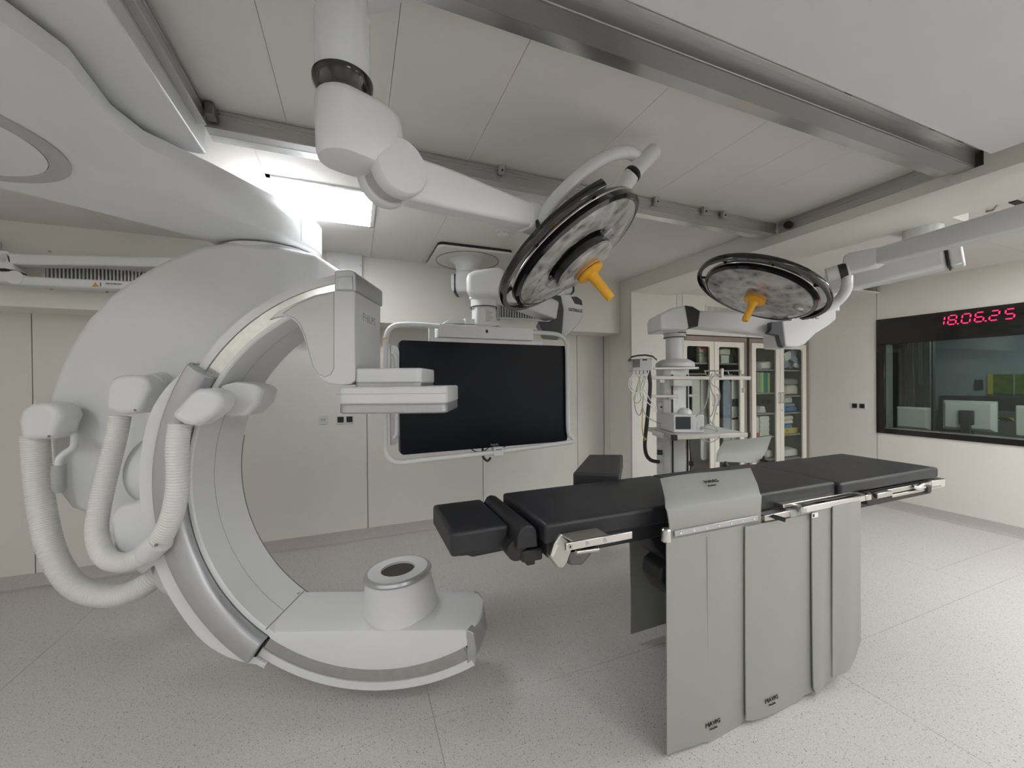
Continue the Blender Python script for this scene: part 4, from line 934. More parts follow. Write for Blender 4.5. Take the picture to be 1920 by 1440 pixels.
def cabinet(x0, xm, x1, label, shelves):
    t = T('glass_cabinet', label, 'cabinet', ((x0+x1)/2, YC, 0), 'built in glass cabinets')
    yb = YC+.40; e = .02
    bd = B().box(x0, x1, yb, yb+.02, .1, CZ1).box(x0-e, x0, YC+.01, yb, .1, CZ1).box(x1, x1+e, YC+.01, yb, .1, CZ1).box(x0, x1, YC+.01, yb, CZ1, CZ1+.02).box(x0, x1, YC+.01, yb, .1, .12).box(xm-.012, xm+.012, YC+.02, yb, .12, CZ1)
    bd.build('body', 'cab_inside', t)
    for s0, s1, z in shelves:
        B().box(s0, s1, YC+.035, yb, z-.018, z).build('shelf_board', 'shelf', t)
    fw = .045
    fr = B().box(x0-fw, x0, YC-.012, YC+.02, 0.1, CZ1+.06).box(x1, x1+fw, YC-.012, YC+.02, 0.1, CZ1+.06).box(x0, x1, YC-.012, YC+.02, CZ1+.004, CZ1+.06)
    fr.build('surround', 'brown_metal', t, bevel=.001, seg=1)
    for a, b_, hs in ((x0, xm, 1), (xm, x1, -1)):
        W = b_-a-.006; H = CZ1-CZ0
        c = V(((a+b_)/2, YC, (CZ0+CZ1)/2))
        d = frame_ring(B(), c+Y_*.012, X_, Z_, W, H, W-.15, H-.13, .03, .024, -Y_).build('door', 'cream', t, bevel=.002, seg=1)
        B().box(c.x-(W-.15)/2-.005, c.x+(W-.15)/2+.005, YC+.003, YC+.007, c.z-(H-.13)/2-.005, c.z+(H-.13)/2+.005).build('pane', 'cab_glass', d)
        hx = (b_ if hs == 1 else a)-hs*.032; hz_ = KY(1455, 746, YC).z
        B().tube(curve([V((hx, YC-.01, hz_+.07)), V((hx, YC-.035, hz_+.065)), V((hx, YC-.04, hz_+.05)), V((hx, YC-.04, hz_-.05)), V((hx, YC-.035, hz_-.065)), V((hx, YC-.01, hz_-.07))], 4), .006, 8).build('handle', 'steel', d)
        if hs == -1: B().cyl((hx, YC-.012, hz_-.17), (hx, YC-.022, hz_-.17), .010, 12).build('lock', 'steel', d)
    return t
shz = lambda px, py: KY(px, py, YC+.1).z
s2L = [(x_l2, x_s2, shz(1435, y)) for y in (693, 736, 774, 817, 859)]
s2R = [(x_s2, x_s2+dw2, shz(1487, y)) for y in (694, 741, 772, 812, 856)]
cabinet(x_l2, x_s2, x_s2+dw2, 'built in glass cabinet holding green boxes and blue packs', s2L+s2R)
s1L = [(x_s1-dw, x_s1, shz(1315, y)) for y in (680.5, 700)]; s1R = [(x_s1, x_r1, shz(1370, y)) for y in (681.5, 703)]
cabinet(x_s1-dw, x_s1, x_r1, 'built in glass cabinet behind the pendant with hanging catheter packs', s1L+s1R)
# contents
def item(name, label, cat, x0, y0, x1, y1, m, depth=.10, Yf=YC+.09, bev=.004, group=None, tilt=0., on=None, hh=None):
    a, b_ = KY(x0, y0, Yf), KY(x1, y1, Yf)
    z0 = b_.z if on is None else on+.0005
    w_, h_ = (b_.x-a.x)/2, (a.z-z0 if hh is None else hh)/2
    c = V(((a.x+b_.x)/2, Yf+depth/2, z0+h_))
    ct, st_ = math.cos(tilt), math.sin(tilt)
    bb = B().ob(c, (w_*ct, 0, w_*st_), (0, depth/2, 0), (-h_*st_, 0, h_*ct))
    return tag(bb.build(name, m, bevel=min(bev, w_*.4, h_*.4)), label, cat, group)
def pack(name, label, x0, y0, x1, y1, m, depth=.16, Yf=YC+.09, on=None, group=None, cat='package', puff=.35, seed=0):
    """soft pack: a pillow with an uneven outline"""
    a, b_ = KY(x0, y0, Yf), KY(x1, y1, Yf); z0 = b_.z if on is None else on+.0005; r_ = random.Random(seed+int(x0*7+y0))
    w_, h_, d_ = (b_.x-a.x)/2, (a.z-z0)/2, depth/2; cx, cz = (a.x+b_.x)/2, z0+h_
    rings = []
    for f in (-1, -.7, 0, .7, 1):
        s = 1-.28*abs(f)**3
        rings.append([V((cx+w_*s*px+r_.uniform(-.006, .006), Yf+d_+d_*f, max(z0, cz+h_*s*pz+(r_.uniform(-.006, .006) if pz > 0 else 0)))) for px, pz in ((-.95, -1), (0, -1), (.95, -1), (1, -.2), (.9, .75), (.3, 1), (-.35, .9), (-.92, .7), (-1, -.2))])
    return tag(B().loft(rings).build(name, m, ang=50), label, cat, group)
zt = [s[2] for s in s2L]
pack('sterile_pack', 'white sterile pack leaning on the top shelf of the right cabinet', 1427, 676, 1450, 693, 'paper', .14, on=zt[0])
item('carton', 'narrow white carton with dark print standing on the top shelf', 'carton', 1445, 660, 1451, 693, 'paper_warm', .1, YC+.22, on=zt[0])
for i, (a, b_, m, l) in enumerate(((1419, 1423.4, 'shelf', 'dark grey box file at the left end of the green box row'), (1423.6, 1427.4, 'green_box', 'dull green box in the row of upright boxes'), (1427.6, 1432, 'lime_box', 'lime green box in the row of upright boxes'), (1432.2, 1436.6, 'teal_box', 'dark teal box beside the lime green box'), (1436.8, 1440, 'teal_box', 'dark teal box beside the pale box'), (1440.2, 1444, 'lime_box', 'pale lime box at the right end of the box row'))):
    item('upright_box', l, 'box', a, 698+i % 2, b_, 736, m, .2, on=zt[1], group='upright boxes on the second shelf')
for i, (a, b_, c_) in enumerate(((1422, 1438, 4), (1423, 1437, 3.6), (1424, 1436, 3))):
    pack('folded_gauze', 'small white folded gauze pack in the pile on the third shelf', a, 774-4*(i+1), b_, 774-4*i, 'paper', .12, on=zt[2]+i*.028, group='folded gauze packs')
item('instrument_case', 'black instrument case at the back of the third shelf', 'case', 1437, 750, 1449, 774, 'black_pla', .15, YC+.2, on=zt[2])
for i in range(11):
    item('flat_pack', 'thin white flat pack in the tall stack on the fourth shelf', 'package', 1425+(i*7 % 3)*.4, 817-3.6*(i+1), 1443-(i*5 % 3)*.5, 817-3.6*i-.4, 'paper', .12, on=zt[3]+i*.0245, bev=.003, hh=.0235, group='stack of white flat packs')
pack('paper_roll', 'upright white paper roll beside the stack of flat packs', 1416.5, 777, 1424, 811, 'paper', .1, on=zt[3]+.03)
item('red_box', 'small red box under the white paper roll', 'box', 1416.5, 812, 1423, 817, 'red_tag', .1, on=zt[3])
pack('white_bag', 'crumpled white bag on the bottom of the right cabinet beside the grey shield', 1437, 843, 1452, 859, 'paper', .12, on=zt[4])
zr = [s[2] for s in s2R]
for i, (x0, y0, x1, y1, m, ti) in enumerate(((1471, 660, 1484, 675, 'paper', .3), (1483, 656, 1494, 668, 'bluegrey_pack', -.2), (1493, 656, 1503, 666, 'paper', .4), (1482, 668, 1501, 680, 'bluegrey_pack', -.35), (1471, 676, 1480, 689, 'bluegrey_pack', .2), (1480, 680, 1492, 691, 'bluegrey_pack', .1), (1490, 682, 1502, 690, 'paper', -.2))):
    item('catheter_pack', ('pale' if m == 'paper' else 'blue grey')+' flat catheter pack lying in the heap on the top right shelf', 'package', x0, y0, x1, y1, m, .03+.02*(i % 2), YC+.07+.03*(i % 3), .004, 'heap of catheter packs', ti)
pack('grey_cloth', 'grey folded cloth on top of the cream cloth bundle', 1470.5, 709, 1500, 722, 'drape', .25, YC+.08)
pack('cream_cloth', 'cream folded cloth bundle on the second right shelf', 1470.5, 720, 1502, 741, 'paper_warm', .25, YC+.08, on=zr[1])
pack('grey_pack', 'pale grey pack under the cloth shelf', 1472, 743, 1487, 756, 'ctrl_white', .15, YC+.1)
pack('blue_pack', 'bright blue pack on the third right shelf', 1473, 762, 1498, 772, 'blue_pack', .2, on=zr[2])
pack('pale_blue_pack', 'pale blue pack lying on the bright blue pack', 1471, 756, 1494, 762, 'bluegrey_pack', .18)
pack('beige_pack', 'beige pack on top of the fourth shelf pile', 1471, 779, 1490, 787, 'paper_warm', .15, YC+.1)
pack('white_pack', 'white pack in the middle of the fourth shelf pile', 1471, 787, 1489, 794, 'paper', .16, YC+.1)
pack('small_blue_pack', 'small blue pack lying on the yellow box', 1470, 795, 1488, 803, 'blue_pack', .18)
o1 = item('yellow_box', 'yellow box with orange label on the fourth right shelf', 'box', 1470, 803, 1496, 812, 'yellow_pack', .2, on=zr[3])
front_label_later = o1
pack('bottom_cloth', 'white folded cloth on the floor of the right cabinet', 1470, 842, 1500, 856, 'paper', .2, on=zr[4])
z1 = s1L[0][2]; z1r = s1R[0][2]
o1 = item('red_white_box', 'white box with red top print stacked on the green labelled box', 'box', 1311.5, 649.5, 1327, 661.5, 'paper', .05)
def front_label(o, x0, y0, x1, y1, m, Yf=YC+.09):
    a, b_ = KY(x0, y0, Yf-.001), KY(x1, y1, Yf-.001); B().box(a.x, b_.x, Yf-.002, Yf+.001, b_.z, a.z).build('front_label', m, o)
front_label(front_label_later, 1474, 805, 1478, 811, 'orange')
front_label(o1, 1313, 651, 1326, 655, 'red_tag')
o1 = item('green_label_box', 'white box with green label on the top shelf of the left cabinet', 'box', 1311.5, 662, 1327, 681, 'paper', .05, on=z1)
front_label(o1, 1312, 664, 1326.5, 669, 'lime_box')
pack('clear_bag', 'white plastic bag with packs on the top shelf of the left cabinet', 1348, 652, 1372, 666, 'paper_warm', .08)
item('printed_box', 'white printed box under the plastic bag', 'box', 1352, 666, 1367, 681.5, 'paper', .06, on=z1r)
item('file_pouch', 'grey upright pouch beside the printed box', 'pouch', 1368, 655, 1378, 681.5, 'drape', .05, YC+.14, on=z1r, tilt=.1)
item('file_pouch', 'pale leaning pouch at the right end of the shelf', 'pouch', 1379, 655, 1386, 681, 'ctrl_white', .04, YC+.12, on=z1r, tilt=.25)
def hang(name, label, x0, y0, x1, y1, m, Yf, rnd_top=True):
    a, b_ = KY(x0, y0, Yf), KY(x1, y1, Yf); w_, h_ = b_.x-a.x, a.z-b_.z
    pts = [V((a.x+w_/2+p_*1., Yf, b_.z+h_/2+q)) for p_, q in rrect(w_, h_, min(w_*.32, .05))]
    t = tag(B().prism(pts, (0, .018, 0)).build(name, m, bevel=.004), label, 'package', 'long hanging catheter packs')
    return t
hang('catheter_bag', 'long white catheter bag hanging left of the cabinet door split', 1298, 709, 1313, 802, 'paper', YC+.06)
hang('catheter_bag', 'long off white catheter bag hanging beside the door split', 1314, 711, 1328, 862, 'paper', YC+.08)
hang('catheter_bag', 'long blue grey catheter bag hanging behind the right door', 1356, 713, 1371, 850, 'bluegrey_pack', YC+.06)
hang('catheter_bag', 'long pale catheter bag with dark label behind the right door', 1372, 712, 1386, 850, 'paper', YC+.08)
q = KY(1378, 755, YC+.078); tag(B().box(q.x-.05, q.x+.05, YC+.074, YC+.0795, q.z-.05, q.z+.05).build('bag_label', 'anthracite'), 'dark square label on the long pale catheter bag', 'label')
q = KY(1378, 785, YC+.078); tag(B().box(q.x-.05, q.x+.05, YC+.074, YC+.0795, q.z-.012, q.z+.012).build('bag_label', 'anthracite'), 'dark narrow label low on the long pale catheter bag', 'label')
# ------------------------------------------------------------------ observation window and clock
wy = lambda px, py: KX(px, py, XR-.012)
gl = wy(1658.5, 720).y; gz0 = wy(1658.5, 802).z; gz1 = wy(1800, 636).z
fr = B()
xf0, xf1 = XR-.014, XR+.02
for y0, y1, z0, z1_ in ((WY0, WY1, WZ0, gz0), (WY0, WY1, gz1, WZ1), (gl, WY1, gz0, gz1), (WY0, WY0+.06, gz0, gz1)): fr.box(xf0, xf1, y0, y1, z0, z1_)
wn = tag(fr.build('window_1', 'window_black', bevel=.002, seg=1), 'black framed observation window into the control room', kind='structure')
B().box(XR+.0, XR+.012, WY0+.02, gl+.02, gz0-.02, gz1+.02).build('pane', 'glass', wn)
B().box(XR+.02, XR+.16, gl, gl+.02, gz0, gz1).build('reveal', 'ctrl_grey', wn)
B().box(XR+.02, XR+.16, WY0, gl, gz0-.03, gz0-.005).build('sill', 'ctrl_grey', wn)
B().box(XR-.0145, XR-.010, WY0+.06, gl, gz0-.006, gz0).build('sill_strip', 'steel', wn)
ck = T('digital_clock', 'red led date display reading 18.06.25 on the black window frame', 'clock', KX(1830, 596, XR-.02))
a, b_ = KX(1745, 600, XR-.02), KX(1935, 600, XR-.02)
zc = KX(1830, 595, XR-.02).z
B().box(XR-.0175, XR-.013, b_.y, a.y, zc-.085, zc+.085).build('display_panel', 'black_gloss', ck, bevel=.002)
SEG = {'0': 'abcdef', '1': 'bc', '8': 'abcdefg', '6': 'acdefg', '2': 'abged', '5': 'acdfg'}
def digit(ch, px):
    c = KX(px, 595, XR-.0185); c.z = zc; h, w_, th = .047, .05, .0055
    u = -Y_; sl_ = .12
    P = {'a': ((-w_, h*2), (w_, h*2)), 'b': ((w_, h*2), (w_, h)), 'c': ((w_, h), (w_, 0)), 'd': ((-w_, 0), (w_, 0)), 'e': ((-w_, h), (-w_, 0)), 'f': ((-w_, h*2), (-w_, h)), 'g': ((-w_, h), (w_, h))}
    b = B()
    for s in SEG[ch]:
        (x0, z0), (x1, z1_) = P[s]
        p0 = c+u*(x0*.6+z0*sl_)+Z_*(z0-h); p1 = c+u*(x1*.6+z1_*sl_)+Z_*(z1_-h)
        d = (p1-p0).normalized(); p0 = p0+d*.006; p1 = p1-d*.006
        nn = d.cross(X_)
        b.prism([p0, p0+d*.006+nn*th, p1-d*.006+nn*th, p1, p1-d*.006-nn*th, p0+d*.006-nn*th], -X_*.002)
    b.build('digit', 'led', ck, smooth=False)
for ch, px in zip('180625', (1762, 1784, 1810, 1835, 1863, 1892)): digit(ch, px)
for px in (1796, 1848):
    q = KX(px, 608, XR-.0185); q.z = zc-.047; B().ob(q, (.001, 0, 0), (0, .006, 0), (0, 0, .006)).build('dot', 'led', ck)
# control room behind the glass
X0, X1 = XR+.16, 9.6
struct('control_room_floor', B().box(X0, X1, -1.5, 5.2, -.1, 0), 'ctrl_grey', 'grey floor of the control room behind the window')
struct('control_room_ceiling', B().box(X0, X1, -1.5, 5.2, 2.62, 2.7), 'ctrl_white', 'pale ceiling of the control room')
struct('wall_control_far', B().box(X1, X1+.1, -1.5, 5.2, 0, 2.7), 'ctrl_wall', 'blue grey far wall of the control room')
struct('wall_control_side', B().box(X0, X1, 5.2, 5.3, 0, 2.7), 'ctrl_wall', 'blue grey side wall of the control room')
struct('wall_control_near', B().box(X0, X1, -1.6, -1.5, 0, 2.7), 'ctrl_wall', 'blue grey near wall of the control room')
kx = lambda px, py, X: KX(px, py, X)
def cbox(name, label, cat, x0, y0, x1, y1, X, th, m, kind=None, bev=.003, floor=False):
    a, b_ = kx(x0, y0, X), kx(x1, y1, X)
    z0 = 0 if floor else b_.z
    return tag(B().box(X, X+th, min(a.y, b_.y), max(a.y, b_.y), z0, a.z).build(name, m, bevel=bev), label, cat, kind=kind)
# sliding door wall on the left of the view
a, b_ = kx(1680, 640, 7.6), kx(1748, 640, 7.6)
dw_ = T('sliding_door', 'dark sliding door with greenish glass upper panel in the control room', 'door', (7.6, (a.y+b_.y)/2, 0))
B().box(7.62, 7.68, b_.y, a.y+.6, 0, 2.6).build('leaf', 'ctrl_dark', dw_)
B().box(7.60, 7.64, b_.y+.1, a.y-.25, 1.45, 2.5).build('glass_panel', 'ctrl_green', dw_)
for y in (b_.y+.02, (a.y+b_.y)/2, a.y-.2): B().box(7.585, 7.625, y, y+.06, 0, 2.6).build('stile', 'ctrl_grey', dw_)
# workstation monitors seen from behind
dk = T('control_desk', 'grey desk carrying the workstation monitors behind the window', 'desk', (6.6, 2, 0))
B().box(6.25, 7.05, .2, 3.4, .80, .84).build('desktop', 'ctrl_grey', dk, bevel=.005)
for y in (.3, 3.3): B().box(6.3, 7.0, y-.02, y+.02, 0, .8).build('leg', 'ctrl_grey', dk)
def cmon(label, x0, y0, x1, y1, X, arm=True):
    a, b_ = kx(x0, y0, X), kx(x1, y1, X); c = V((X, (a.y+b_.y)/2, (a.z+b_.z)/2)); W, H = abs(a.y-b_.y), a.z-b_.z
    t = T('workstation_monitor', label, 'monitor', (X, c.y, .84), 'workstation monitors seen from behind')
    bb = B().loft([[c+Y_*p_*s+Z_*q*s2-X_*o for p_, q in rrect(W, H, .01)] for s, s2, o in ((1, 1, -.02), (1, 1, .012), (.84, .82, .05))])
    bb.build('case', 'ctrl_white', t, bevel=.002)
    if arm:
        B().ob(c-X_*.062-Z_*.02, (.02, 0, 0), (0, W*.14, 0), (0, 0, H*.24)).build('mount_plate', 'anthracite', t, bevel=.01)
        B().box(c.x-.09, c.x-.05, c.y-.035, c.y+.035, .84, c.z).build('stand', 'anthracite', t, bevel=.006)
    B().box(c.x-.12, c.x+.06, c.y-.12, c.y+.12, .84, .855).build('foot', 'anthracite', t, bevel=.004)
    return t
cmon('pale monitor back at the left end of the control desk', 1682, 762, 1744, 806, 6.55, False)
cmon('silver monitor back on a dark stand in the middle of the control desk', 1769, 750, 1870, 811, 6.45)
cmon('pale green tinted monitor back at the right end of the control desk', 1905, 760, 1965, 825, 6.45, False)
cbox('wall_shelf_unit', 'dark low shelf unit against the far wall of the control room', 'shelf unit', 1760, 742, 1990, 790, 9.15, .4, 'ctrl_dark', floor=True)
cbox('forest_picture', 'green forest picture with yellow edge on the control room wall', 'picture', 1862, 702, 1990, 740, 9.55, .04, 'forest')
cbox('yellow_poster', 'narrow yellow poster beside the green forest picture', 'poster', 1851, 702, 1862, 740, 9.55, .04, 'hazard')
cbox('white_divider', 'thin white post in front of the green forest picture', 'post', 1900, 702, 1902, 742, 9.5, .03, 'ctrl_white')
cbox('wall_phone', 'dark wall phone on the far control room wall', 'phone', 1827, 712, 1842, 730, 9.56, .035, 'ctrl_dark')
hz_ = T('hazard_label', 'yellow label with diagonal dark stripes between the monitors', 'label', kx(1886, 786, 7.2))
a, b_ = kx(1871, 782, 7.2), kx(1901, 790, 7.2)
B().box(7.2, 7.204, b_.y, a.y, b_.z, a.z).build('plate', 'hazard', hz_)
for i in range(3):
    y = a.y-(a.y-b_.y)*(.2+.28*i); B().prism([V((7.199, y, b_.z)), V((7.199, y-.03, b_.z)), V((7.199, y+.02, a.z)), V((7.199, y+.05, a.z))], (.001, 0, 0)).build('stripe', 'ink', hz_)
B().box(7.204, 7.26, b_.y-.3, a.y+.2, .0, kx(1886, 772, 7.2).z).build('backing_unit', 'ctrl_grey', hz_)
luminaire(7.9, 2.2, 2.62, 'square ceiling light panel inside the control room', 'control room ceiling light panels', .5, 'ctrl_diffuser', 'control_room')
# ------------------------------------------------------------------ operating table
ot = T('operating_table', 'long operating table with black padded sections and steel side rails', 'operating table', (1.8, 1.58, 0))
def soft(name, x0, x1, y0, y1, z0, z1, m='leather', bev=.014, taper=0., parent=ot, nx=10, ny=6, sag=0., seed=1):
    """padded section: gridded block with faintly wavy top"""
    r_ = random.Random(seed); b = B()
    W = [[r_.uniform(-1, 1) for _ in range(ny+1)] for _ in range(nx+1)]
    def top(i, j):
        e = min(1, min(i, nx-i, j, ny-j))
        return V((x0+(x1-x0)*i/nx, y0+(y1-y0)*j/ny, z1+e*(.002*W[i][j]+.004)))
    vs = [top(i, j) for i in range(nx+1) for j in range(ny+1)]
    n0 = len(vs); vs += [V((v.x, v.y, z0)) for v in vs]
    f = lambda i, j: i*(ny+1)+j
    fs = [(f(i, j), f(i+1, j), f(i+1, j+1), f(i, j+1)) for i in range(nx) for j in range(ny)]
    fs += [tuple(q+n0 for q in reversed(x)) for x in fs]
    rim = [f(i, 0) for i in range(nx)]+[f(nx, j) for j in range(ny)]+[f(nx-i, ny) for i in range(nx)]+[f(0, ny-j) for j in range(ny)]
    fs += [(a, rim[(k+1) % len(rim)], rim[(k+1) % len(rim)]+n0, a+n0) for k, a in enumerate(rim)]
    return b.add(vs, fs).build(name, m, parent, bevel=bev, seg=3, ang=50)
soft('head_pad', .335, .575, 1.495, 1.885, .872, .968, seed=2)
# hinge roll between head pad and back pad
prof = [(.57, .905), (.575, .955), (.592, .985), (.612, .992), (.640, .985), (.655, .965), (.658, .90)]
B().loft([[V((x, y, z)) for x, z in prof] for y in (1.40, 1.43, 1.82, 1.85)]).build('hinge_pad', 'leather', ot, bevel=.006)
B().lathe((.585, 1.43, .885), Y_, [(.03, 0), (.042, .006), (.042, .38), (.03, .386)], 24).build('hinge_drum', 'black_pla', ot)
B().box(.60, .69, 1.42, 1.82, .835, .885).build('hinge_block', 'black_pla', ot, bevel=.01)
B().box(.625, .66, 1.43, 1.46, .818, .838).build('release_tab', 'black_pla', ot, bevel=.004)
B().prism([V((.37, 1.53, .872)), V((.57, 1.53, .872)), V((.58, 1.53, .85)), V((.43, 1.53, .846)), V((.41, 1.53, .856)), V((.375, 1.53, .858))], (0, .32, 0)).build('head_plate', 'black_pla', ot, bevel=.004)
soft('back_pad', .672, 1.60, 1.362, 1.84, .918, .998, seed=3, nx=16)
soft('seat_pad', 1.585, 2.36, 1.312, 1.825, .915, 1.004, seed=4, nx=14)
soft('leg_pad', 2.365, 3.335, 1.292, 1.82, .935, .998, seed=5, nx=14)
B().box(.70, 2.34, 1.40, 1.80, .845, .915).build('tabletop_frame', 'black_pla', ot, bevel=.01)
B().box(2.3, 3.30, 1.33, 1.79, .875, .925).build('leg_plate', 'black_pla', ot, bevel=.006)
B().box(2.36, 3.352, 1.302, 1.81, .918, .928).build('leg_board', 'black_pla', ot, bevel=.002)
# side rails and brackets, near side
def steel(name, x0, x1, y0, y1, z0, z1, m='steel', bev=.003, parent=ot): return B().box(x0, x1, y0, y1, z0, z1).build(name, m, parent, bevel=bev)
def kyb(px, py, Y): return KY(px, py, Y)
# left bracket: angled plate with rail in front
YR = 1.285
a, b_ = KY(1060, 1028, YR), KY(1184, 1000, YR)
lr = steel('side_rail', a.x, b_.x, YR-.006, YR+.006, (a.z+b_.z)/2-.0145, (a.z+b_.z)/2+.0145, 'chrome', .002)
for px, py in ((1069, 1031), (1102, 1024), (1134, 1017)):
    q = KY(px, py, YR-.006); q.z = (a.z+b_.z)/2
    B().lathe(q, -Y_, [(.010, 0), (.009, .002), (.004, .002), (.004, -.001)], 16).build('screw', 'steel', lr)
p0, p1 = KY(1052, 1001, 1.352), KY(1118, 989, 1.352)
zb_ = (a.z+b_.z)/2+.004
B().prism([V((p0.x, 1.352, (p0.z+p1.z)/2)), V((p1.x, 1.352, (p0.z+p1.z)/2)), V((p1.x+.03, YR+.004, zb_)), V((p0.x+.03, YR+.004, zb_))], (0, .002, -.008)).build('rail_plate', 'steel', ot, bevel=.002)
B().prism([KY(a_, c_, 1.345) for a_, c_ in ((1052, 1000), (1075, 1025), (1064, 1058), (1056, 1067), (1046, 1066), (1032, 1046), (1040, 1022))], (0, .04, 0)).build('rail_bracket', 'steel', ot, bevel=.006)
B().prism([KY(a_, c_, 1.342) for a_, c_ in ((1044, 1020), (1047, 1023), (1037, 1045), (1033, 1041))], (0, .002, 0)).build('bracket_label', 'paper', ot)
B().tube([KY(1080, 1036, 1.30), KY(1122, 1030, 1.30)], .009, 10).build('clamp_lever', 'steel', ot)
B().prism([V((.76, 1.40, .915)), V((.80, 1.40, .80)), V((.86, 1.40, .79)), V((.95, 1.40, .87)), V((.95, 1.40, .915))], (0, .4, 0)).build('back_plate_bracket', 'dark_alu', ot, bevel=.01)
# middle and right rails
a, b_ = KY(1440, 972, 1.262), KY(1478, 964, 1.262)
zr1 = (a.z+b_.z)/2
hb_ = steel('holder_block', a.x-.03, b_.x+.02, 1.255, 1.30, zr1-.018, zr1+.018)
q0 = KY(1449, 968, 1.255); B().tube([q0, q0+V((.02, -.045, -.006))], .010, 12).build('clamp_pin', 'black_pla', hb_)
B().ob(KY(1478, 962, 1.28), (.03, 0, 0), (0, .03, 0), (0, 0, .022)).build('joint_block', 'grey_pla', ot, bevel=.01)
a, b_ = KY(1500, 958, 1.235), KY(1627, 930, 1.235)
zr2 = (a.z+b_.z)/2
rr = T
steel('side_rail', a.x, b_.x+.02, 1.228, 1.240, zr2-.016, zr2+.014, 'chrome', .002)
steel('side_rail', a.x-.06, b_.x-.05, 1.272, 1.312, zr2+.004, zr2+.022, 'chrome', .003)
B().ob(V((a.x+.02, 1.255, zr2)), (.014, 0, 0), (0, .03, 0), (0, 0, .014)).build('rail_spacer', 'steel', ot, bevel=.003)
B().ob(V((b_.x-.02, 1.255, zr2)), (.014, 0, 0), (0, .03, 0), (0, 0, .014)).build('rail_spacer', 'steel', ot, bevel=.003)
q = KY(1528, 966, 1.2275); lb_ = B().ob(q, (.022, 0, 0), (0, .001, 0), (0, 0, .011)).build('rail_label', 'paper', ot)
B().ob(q+V((-.012, -.0015, 0)), (.006, 0, 0), (0, .0005, 0), (0, 0, .007)).build('label_print', 'ink', lb_)
# lower beam and fittings below the leg pad
a, b_ = KY(1612, 975, 1.30), KY(1745, 922, 1.30)
zz0 = KY(1745, 918, 1.30).z
steel('beam', KY(1600, 970, 1.30).x, KY(1744, 920, 1.30).x, 1.296, 1.34, zz0-.022, zz0+.03, 'black_pla', .004)
steel('side_rail', KY(1645, 930, 1.285).x, KY(1770, 905, 1.285).x, 1.279, 1.289, zz0+.034, zz0+.058, 'steel', .002)
steel('side_rail', KY(1668, 930, 1.285).x, KY(1768, 905, 1.285).x-.05, 1.272, 1.282, zz0+.012, zz0+.028, 'steel', .002)
steel('rail_end', KY(1744, 912, 1.285).x, KY(1769, 905, 1.285).x, 1.276, 1.33, zz0+.012, zz0+.062, 'alu_light', .003)
q = KY(1650, 928, 1.27); steel('slide_clamp', q.x-.05, q.x+.09, 1.255, 1.285, q.z-.012, q.z+.016, 'steel', .004)
q = KY(1628, 935, 1.275); B().lathe(q+V((0, -.01, 0)), Y_, [(.030, 0), (.034, .004), (.034, .05)], 24).build('slide_cap', 'black_pla', ot)
q = KY(1722, 915, 1.27); B().tube([q+V((-.06, 0, .016)), q+V((-.02, -.005, .002)), q+V((.02, -.008, .012)), q+V((.055, 0, .0))], [.008, .015, .017, .012], 14).build('slide_lever', 'chrome', ot)
q = KY(1742, 917, 1.268); steel('lever_block', q.x-.03, q.x+.02, 1.262, 1.30, q.z-.022, q.z+.022, 'black_pla', .008)
steel('side_rail', .95, 3.2, 1.806, 1.818, .878, .906, 'steel', .002)
# pedestal
B().box(1.82, 2.22, 1.44, 1.72, .06, .85).build('pedestal', 'black_pla', ot, bevel=.02)
B().box(1.78, 2.55, 1.40, 1.76, .005, .075).build('foot', 'black_pla', ot, bevel=.02)
B().prism([KY(a_, c_, 1.5) for a_, c_ in ((1208, 985), (1290, 975), (1300, 1060), (1250, 1052), (1228, 1030), (1216, 1008))], (0, .18, 0)).build('tilt_strut', 'black_pla', ot, bevel=.012)
B().prism([KY(a_, c_, 1.5) for a_, c_ in ((1241, 1066), (1258, 1050), (1320, 1050), (1320, 1130), (1256, 1118), (1238, 1092))], (0, .14, 0)).build('lift_motor', 'black_pla', ot, bevel=.012)
# arm board beyond the far edge
za = 1.035
A_ = [KZ(1104, 852, za), KZ(1168, 852, za), KZ(1160, 890, za), KZ(1074, 886, za)]
xa0, xa1 = .5*(A_[0].x+A_[3].x), .5*(A_[1].x+A_[2].x)
ab = T('arm_board', 'black padded arm board set beyond the far edge of the operating table', 'arm board', ((xa0+xa1)/2, 2.0, .93))
B().prism([p_-Z_*.10 for p_ in A_], (0, 0, .10)).build('pad', 'leather', ab, bevel=.012, seg=3)
c_ = (A_[0]+A_[1]+A_[2]+A_[3])/4
B().prism([c_+(p_-c_)*.9-Z_*.115 for p_ in A_], (0, 0, .016)).build('board', 'black_pla', ab, bevel=.003)
B().box(c_.x-.02, c_.x+.02, 1.80, c_.y, .885, .92).build('support', 'steel', ab, bevel=.004)
